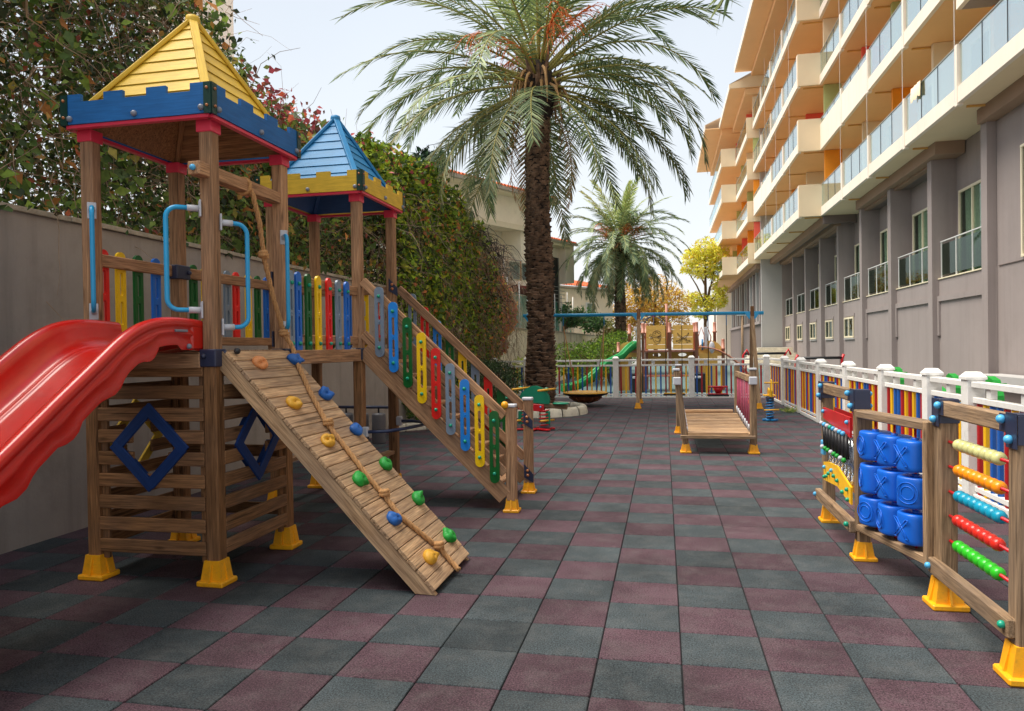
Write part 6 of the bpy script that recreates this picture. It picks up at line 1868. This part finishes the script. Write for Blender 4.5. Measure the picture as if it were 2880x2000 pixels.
# ================================================================== SPRING RIDERS
def spring(parent, c, r, z0, z1, turns, mat, wire=.011):
    pts = []; n = turns * 18
    for k in range(n + 1):
        a = 2 * math.pi * k / 18; t = k / n; rr = r * (1 - .15 * abs(2 * t - 1)); pts.append((c[0] + rr * math.cos(a), c[1] + rr * math.sin(a), z0 + (z1 - z0) * t))
    return bar('spring', pts, wire, mat, parent, 6)
SS = thing('spring_seesaw', 'green and red two seat spring seesaw with yellow pegs in front of the palm kerb', 'spring seesaw', (-2.32, 13.2, 0))
gy = 13.25
for x in (-2.50, -2.16): spring(SS, (x, gy), .105, .06, .38, 5, 'redmetal')
bx('spring_foot', (-2.26, gy - .07, .04), (-2.06, gy + .07, .13), 'greybin', SS, .02); bx('spring_foot', (-2.60, gy - .07, .04), (-2.40, gy + .07, .13), 'greybin', SS, .02)
for a in (20, 80, 140): 
    ca, sa = math.cos(math.radians(a)), math.sin(math.radians(a)); beam('base_bar', (-2.33 - .36 * ca, gy - .30 * sa, .03), (-2.33 + .36 * ca, gy + .30 * sa, .03), .09, .03, 'redmetal', SS, ch=.008)
m_ = Vector((-2.891, gy, .53)); q_ = Vector((-1.74, gy, .425))
beam('seesaw_beam', m_, q_, .09, .085, 'greywood', SS, ch=.01)
beam('side_cover', (-2.64, gy - .075, .455), (-2.16, gy - .075, .41), .03, .13, 'redmetal', SS, ch=.006)
beam('side_cover', (-2.64, gy + .075, .455), (-2.16, gy + .075, .41), .03, .13, 'redmetal', SS, ch=.006)
for x in (-2.60, -2.38, -2.22): knob((x, gy - .095, .47 - .08 * (x + 2.64)), 'knob_b', SS, .017)
mm = Matrix((Vector((1, 0, -.09)).normalized(), Vector((.09, 0, 1)).normalized(), Vector((0, -1, 0)))).transposed().to_4x4()
mm.translation = (-2.345, gy - .055, .51)
b = MB(); b.plate([[(.28, 0), (.275, .09), (.255, .15)] + [(.30 * math.cos(a) * .93, .31 * math.sin(a)) for a in [math.radians(40 + 100 * k / 12) for k in range(13)]] + [(-.255, .15), (-.275, .09), (-.28, 0)]], .022, I4)
put('arched_board', b.mesh('arched_board', M['seesawgreen']), SS, mm)
mm2 = mm.copy(); mm2.translation = (-2.345, gy + .055, .51); put('arched_board', b.mesh('arched_board', M['seesawgreen']), SS, mm2)
for x, z in ((-2.60, .77), (-2.12, .745)):
    bar('hand_peg', [(x - .12 * 1, gy - .20, z - .006), (x + .14, gy + .15, z + .01)], .020, 'hold_y', SS, 10)
    b = MB(); b.lathe([(.0, -.012), (.045, -.012), (.045, .012), (0, .012)], (x, gy, z), 14, axis='y'); b.build('peg_collar', M['seesawgreen'], SS, True)
for x, z in ((-2.80, .60), (-1.86, .495)):
    b = MB(); b.lathe([(0, -.015), (.14, -.012), (.155, 0), (.14, .014), (0, .018)], (0, 0, 0), 20); put('seat', b.mesh('seat', M['seesawgreen'], True), SS, Matrix.Translation((x, gy, z)))
for x in (-2.60, -2.09):
    beam('foot_board', (x, gy - .06, .36), (x, gy - .06, .12), .022, .085, 'seesawgreen', SS, up=(1, 0, 0), ch=.01)
    bar('foot_peg', [(x - .12, gy - .17, .185), (x + .10, gy + .02, .195)], .019, 'hold_y', SS, 10)
SB = thing('spring_rocker', 'narrow yellow rocker on a tall blue spring by the right fence corner', 'spring rocker', (2.04, 15.2, 0))
for a in (0, 60, 120):
    ca, sa = math.cos(math.radians(a)), math.sin(math.radians(a)); beam('base_bar', (2.04 - .15 * ca, 15.2 - .13 * sa, .025), (2.04 + .15 * ca, 15.2 + .13 * sa, .025), .06, .04, 'springblue', SB, ch=.01)
spring(SB, (2.04, 15.2), .075, .05, .44, 7, 'springblue', .013)
bx('spring_cup', (1.98, 15.14, .03), (2.10, 15.26, .11), 'navy', SB, .02); bx('spring_cup', (1.97, 15.13, .38), (2.11, 15.27, .49), 'navy', SB, .02)
b = MB(); mm = Matrix((Vector((0, 1, 0)), Vector((0, 0, 1)), Vector((1, 0, 0)))).transposed().to_4x4(); mm.translation = (2.04, 15.2, .49)
b.plate([[(-.25, 0), (.25, 0), (.30, .10), (.20, .16), (.0, .10), (-.12, .16), (-.16, .34), (-.24, .33), (-.28, .12)]], .03, I4); put('rocker_board', b.mesh('rocker_board', M['fence_y']), SB, mm)
bar('handle', [(1.91, 15.0, .765), (2.17, 15.0, .765)], .017, 'hold_y', SB, 10)
bar('foot_peg', [(1.90, 15.0, .23), (2.18, 15.0, .24)], .015, 'hold_y', SB, 8)
bx('seat', (1.93, 15.2, .492), (2.15, 15.42, .515), 'fence_y', SB, .006)

# ================================================================== PIRATE STYLE PLAYSET BEHIND THE FENCE
PS = thing('ship_playset', 'brown posted playset with tan panels carved with a bandana face and crossed swords', 'playset', (.2, 25.5, 0))
def bp(x, y, z1, z0=0.0, r=.055):
    b = MB(); b.lathe([(r, z0), (r, z1 - .36), (r * 1.28, z1 - .36), (r * 1.28, z1 - .30), (r, z1 - .30), (r, z1 - .03), (r * .9, z1), (0, z1)], (x, y, 0), 14); return b.build('round_post', M['brownpost'], PS, True)
YF = 25.0
for x in (-.69, .185, 1.06): bp(x, YF, 2.29)
for x in (-.60, .20, 1.02): bp(x, YF + 1.0, 2.30); 
bp(-1.16, YF + .5, 2.28); bp(1.70, YF + .9, 2.30); bp(1.95, YF + .6, 1.72); bp(-1.53, YF + .3, 1.66)
def engrave(parent, lines, x0, z0, s, yv):
    b = MB()
    for ln in lines: b.tube([(x0 + x * s, yv, z0 + z * s) for x, z in ln], .0075, 4)
    return b.build('carved_lines', M['engrave'], parent)
def circ(cx, cz, r, a0=0, a1=360, n=14): return [(cx + r * math.cos(math.radians(a0 + (a1 - a0) * k / n)), cz + r * math.sin(math.radians(a0 + (a1 - a0) * k / n))) for k in range(n + 1)]
for (xa, xb, kind) in ((-.585, .075, 'face'), (.295, .955, 'swords')):
    pn = put('tan_panel', None, PS, Matrix.Translation(((xa + xb) / 2, YF, 1.8)))
    zz_ = [1.40, 1.56, 1.80, 2.05, 2.20]
    for k in range(4): bx('board', (xa, YF - .02, zz_[k] + .004), (xb, YF + .01, zz_[k + 1] - .004), 'tanboard', pn, .003)
    cx_, cz_ = (xa + xb) / 2, 1.80; s = .30
    if kind == 'face':
        L_ = [circ(.08, .30, .46, 5, 178), [(.53, .33), (.52, -.1), (.40, -.45), (.10, -.80), (-.22, -.45), (-.38, -.1), (-.38, .10)], [(-.38, .32), (-.1, .16), (.25, .12), (.53, .30)], [(-.38, .10), (-.1, .0), (.25, -.02), (.52, .1)],
              [(-.38, .2), (-.62, .42), (-.75, .22), (-.45, .12)], [(-.45, .08), (-.68, -.05), (-.6, -.2), (-.4, .02)], [(-.12, -.25), (.0, -.42), (.15, -.46), (.3, -.40), (.40, -.22)], circ(.30, .0, .12), [(.10, -.02), (.42, .14)],
              circ(-.1, .45, .05, n=6), circ(.15, .55, .05, n=6), circ(.32, .42, .05, n=6), circ(-.02, .62, .04, n=6)]
    else:
        L_ = []
        for sg in (-1, 1):
            L_ += [[(sg * -.62, .48), (sg * -.40, .20), (sg * .0, -.05), (sg * .38, -.28)], [(sg * -.62, .48), (sg * -.55, .20), (sg * -.22, -.10), (sg * .32, -.36)], [(sg * .38, -.18), (sg * .30, -.48)], [(sg * .36, -.32), (sg * .62, -.42)], circ(sg * .70, -.44, .07, n=8), circ(sg * .44, -.50, .10, 200, 380, 8)]
    engrave(pn, L_, cx_, cz_, s, YF - .021)
# deck, lower panels with cut outs
bx('deck', (-1.1, YF + .02, 1.30), (1.12, YF + 1.05, 1.37), 'brownpost', PS, .01)
for (xa, xb) in ((-.62, .12), (.25, .99)):
    b = MB(); w = xb - xa; lp = [[(0, 0), (w, 0), (w, .46), (0, .46)], [(w * .5 + .14 * math.cos(t), .36 + .06 * math.sin(t)) for t in [2 * math.pi * k / 12 for k in range(12)]][::-1]]
    mm = Matrix((Vector((1, 0, 0)), Vector((0, 0, 1)), Vector((0, -1, 0)))).transposed().to_4x4(); mm.translation = (xa, YF + 1.0, .84); b.plate(lp, .03, I4); put('cutout_panel', b.mesh('cutout_panel', M['tanboard']), PS, mm)
for (xa, xb) in ((-1.55, -1.2), (1.15, 1.75)):
    b = MB(); b.plate([[(xa, 0), (xb, 0), (xb, 1.25), (xa, 1.25)]], .03, Matrix((Vector((1, 0, 0)), Vector((0, 0, 1)), Vector((0, -1, 0)))).transposed().to_4x4() @ Matrix.Translation((0, 0, -YF - .4))); b.build('side_panel', M['tanboard'], PS)
for (c, r, y) in ((-1.18, .42, YF + .3), (1.52, .42, YF + .6)):
    b = MB(); mm = Matrix((Vector((1, 0, 0)), Vector((0, 0, 1)), Vector((0, -1, 0)))).transposed().to_4x4(); mm.translation = (c, y, 1.25)
    lp = arc(0, 0, r, 0, math.pi, 14); b.plate([[(x * 1.0, z) for x, z in lp] + [(-r, -.1), (r, -.1)]], .03, I4); put('arch_panel', b.mesh('arch_panel', M['tanboard']), PS, mm)
for x in (-.93, 1.33): bx('white_post', (x, YF + .25, 1.4), (x + .09, YF + .33, 2.12), 'bracket', PS, .01)
bx('white_cap', (-1.0, YF + .22, 2.05), (-.70, YF + .34, 2.15), 'bracket', PS, .01)
b = MB()   # dome climber behind
for k in range(8):
    a = math.pi * 2 * k / 8; b.tube([(-.35 + .55 * math.sin(t) * math.cos(a), YF + 1.6 + .55 * math.sin(t) * math.sin(a), 2.05 + .52 * math.cos(t)) for t in [math.pi / 2 * j / 8 for j in range(9)]], .012, 5)
b.build('dome_ribs', M['navy'], PS, True); knob((-.35, YF + 1.6, 2.58), 'redmetal', PS, .05)
bar('mast', [(.10, YF + 1.5, 1.4), (.10, YF + 1.5, 3.0)], .045, 'brownpost', PS, 10)
# green wave slide
gs = put('wave_slide', None, PS, Matrix.Translation((-1.8, YF, .8)))
ctl = [(-.85, 1.62), (-1.02, 1.60), (-1.20, 1.46), (-1.42, 1.22), (-1.65, 1.10), (-1.90, .98), (-2.15, .78), (-2.42, .52), (-2.70, .34), (-3.0, .26), (-3.2, .25)]
b = MB(); rows = []
for i, (x, z) in enumerate(ctl):
    yo = YF + .15 - 1.9 * (i / 10.0) ** 1.2
    rows.append([(x - .35 * dy, yo + dy * 1.1, z + h) for dy, h in ((-.26, -.16), (-.28, .05), (-.25, .08), (-.21, .04), (-.17, -.12), (.17, -.12), (.21, .04), (.25, .08), (.28, .05), (.26, -.16))])
n = 10; v = [p for r_ in rows for p in r_]; b.add(v, [(i * n + k, i * n + k + 1, (i + 1) * n + k + 1, (i + 1) * n + k) for i in range(len(rows) - 1) for k in range(n - 1)] + [(i * n + 9, i * n, (i + 1) * n, (i + 1) * n + 9) for i in range(len(rows) - 1)])
b.build('chute', M['greenslide'], gs, True)
# arched ladder on the right
al = put('arch_ladder', None, PS, Matrix.Translation((2, YF, 1)))
arcp = [(1.12 + 1.9 * t, 1.46 - 1.35 * t ** 2.2) for t in [k / 12 for k in range(13)]]
for dy in (-.05, .55): bar('ladder_rail', [(x, YF + dy, z) for x, z in arcp], .022, 'brownpost', al, 8)
for k in range(1, 12): bar('ladder_rung', [(arcp[k][0], YF - .05, arcp[k][1]), (arcp[k][0] + .08, YF + .55, arcp[k][1] + .02)], .016, 'brownpost', al, 6)
b = MB(); b.ball((1.56, YF + .2, 1.44), .12, 10, 8, (.8, .5, 1.7)); b.build('white_figurehead', M['bracket'], PS, True)
for x in (1.15, 1.35): bar('curved_bar', [(x, YF + .3, 1.4), (x - .03, YF + .3, 1.8), (x + .08, YF + .3, 2.12), (x + .19, YF + .3, 1.8), (x + .16, YF + .3, 1.4)], .02, 'brownpost', PS, 6)
bar('blue_pole', [(1.27, YF + .5, 1.35), (1.27, YF + .5, 1.72)], .03, 'springblue', PS, 8)
beam('low_beam', (-1.0, YF - .2, .52), (1.0, YF - .2, .52), .06, .06, 'brownpost', PS)
DK = thing('dark_planter', 'dark low box with white tops under the brown posted playset', 'box', (.5, 24.6, 0))
for x0 in (-1.05, .95): bx('box_body', (x0, 24.4, 0), (x0 + .35, 24.9, .62), 'black', DK, .02); bx('box_lid', (x0 + .02, 24.35, .45), (x0 + .22, 24.5, .52), 'bracket', DK, .01)

# ================================================================== SMALL THINGS BEHIND THE RIGHT FENCE
RB = thing('red_ride_frame', 'red tube ride frame with black bar at the foot of the stone steps', 'play frame', (4.2, 33, 0))
for x in (3.35, 5.05): bar('red_hoop', [(x, 33, 0), (x, 33, 1.05), (x + .15, 33, 1.28), (x + .25, 33, 1.05)], .05, 'redmetal', RB, 8)
bar('black_bar', [(3.4, 33, 1.12), (5.1, 33, 1.12)], .05, 'black', RB, 8)
RB2 = thing('red_ride_frame', 'red and black ride frame just behind the third right-hand fence post', 'play frame', (4.0, 22, 0))
for x in (3.75, 5.0): bar('red_hoop', [(x, 22.5, 0), (x, 22.5, 1.05), (x + .05, 22.5, 1.20)], .04, 'redmetal', RB2, 8)
bar('black_bar', [(3.75, 22.5, 1.10), (5.0, 22.5, 1.10)], .04, 'black', RB2, 8)
for i, (x, y, z, lab) in enumerate(((4.15, 14.6, 1.06, 'farthest of the three green spring riders behind the right-hand white fence'), (4.15, 12.0, 1.04, 'middle one of the three green spring riders behind the right-hand white fence'), (4.0, 10.3, 1.07, 'nearest of the three green spring riders, with a white tag on it'))):
    g = thing('green_rider', lab, 'spring rider', (x, y, 0), 'green riders behind the right fence')
    spring(g, (x, y), .1, .05, .55, 5, 'greybin')
    b = MB(); mm = Matrix((Vector((0, 1, 0)), Vector((0, 0, 1)), Vector((1, 0, 0)))).transposed().to_4x4(); mm.translation = (x, y, .55)
    b.plate([[(-.40, 0), (.40, 0), (.45, .30), (.30, .26), (.0, .16), (-.10, .22), (-.10, .38), (-.02, z - .58), (-.12, z - .54), (-.28, z - .58), (-.38, .3)]], .09, I4); put('rider_body', b.mesh('rider_body', M['hold_g']), g, mm)
    bar('handle', [(x - .16, y - .16, z - .1), (x + .16, y - .16, z - .1)], .022, 'hold_g', g, 8)
bx('white_tag', (3.84, 10.35, 1.02), (3.93, 10.55, 1.09), 'white_metal', g, .004)
# floodlit notice: small wall lamp post under the blue beam
LP = thing('lamp_post', 'slim pale lamp post with white bracket in front of the far hotel wing', 'lamp post', (3.5, 34, 0))
bar('pole', [(3.42, 34, 0), (3.42, 34, 2.85)], .05, 'greywood', LP, 10); bx('lamp_head', (3.2, 33.93, 2.8), (3.6, 34.07, 2.95), 'white_metal', LP, .02)
tw = thing('towel', 'beige towel hung over the lowest glass balcony railing', 'towel', (7.2, 23.5, 8.8))
b = MB(); N = 8
for k in range(N):
    ya, yb = 22.7 + .75 * k / N, 22.7 + .75 * (k + 1) / N; dz = lambda y: .04 * math.sin(y * 19); dx = lambda y: .015 * math.sin(y * 23)
    b.add([(7.18 + dx(ya), ya, 8.92), (7.18 + dx(yb), yb, 8.92), (7.17 + dx(yb), yb, 8.52 + dz(yb)), (7.17 + dx(ya), ya, 8.52 + dz(ya)), (7.30, ya, 8.92), (7.30, yb, 8.92)], [(0, 1, 2, 3), (0, 4, 5, 1)])
b.build('cloth', M['h_side'], tw, True)
for k in range(2): pass

# groups of look-alikes
for o in list(C.objects):
    if o.parent: continue
    c = o.get('category')
    g = {'palm': 'date palms', 'house': 'houses beyond the left wall', 'swing': 'swings hanging from the blue beam', 'play frame': 'red ride frames behind the right fence'}.get(c)
    if o.name.startswith('picket_fence'): g = 'white picket fences round the playground'
    if o.name.startswith('hotel_block'): g = 'wings of the hotel'
    if g: o['group'] = g
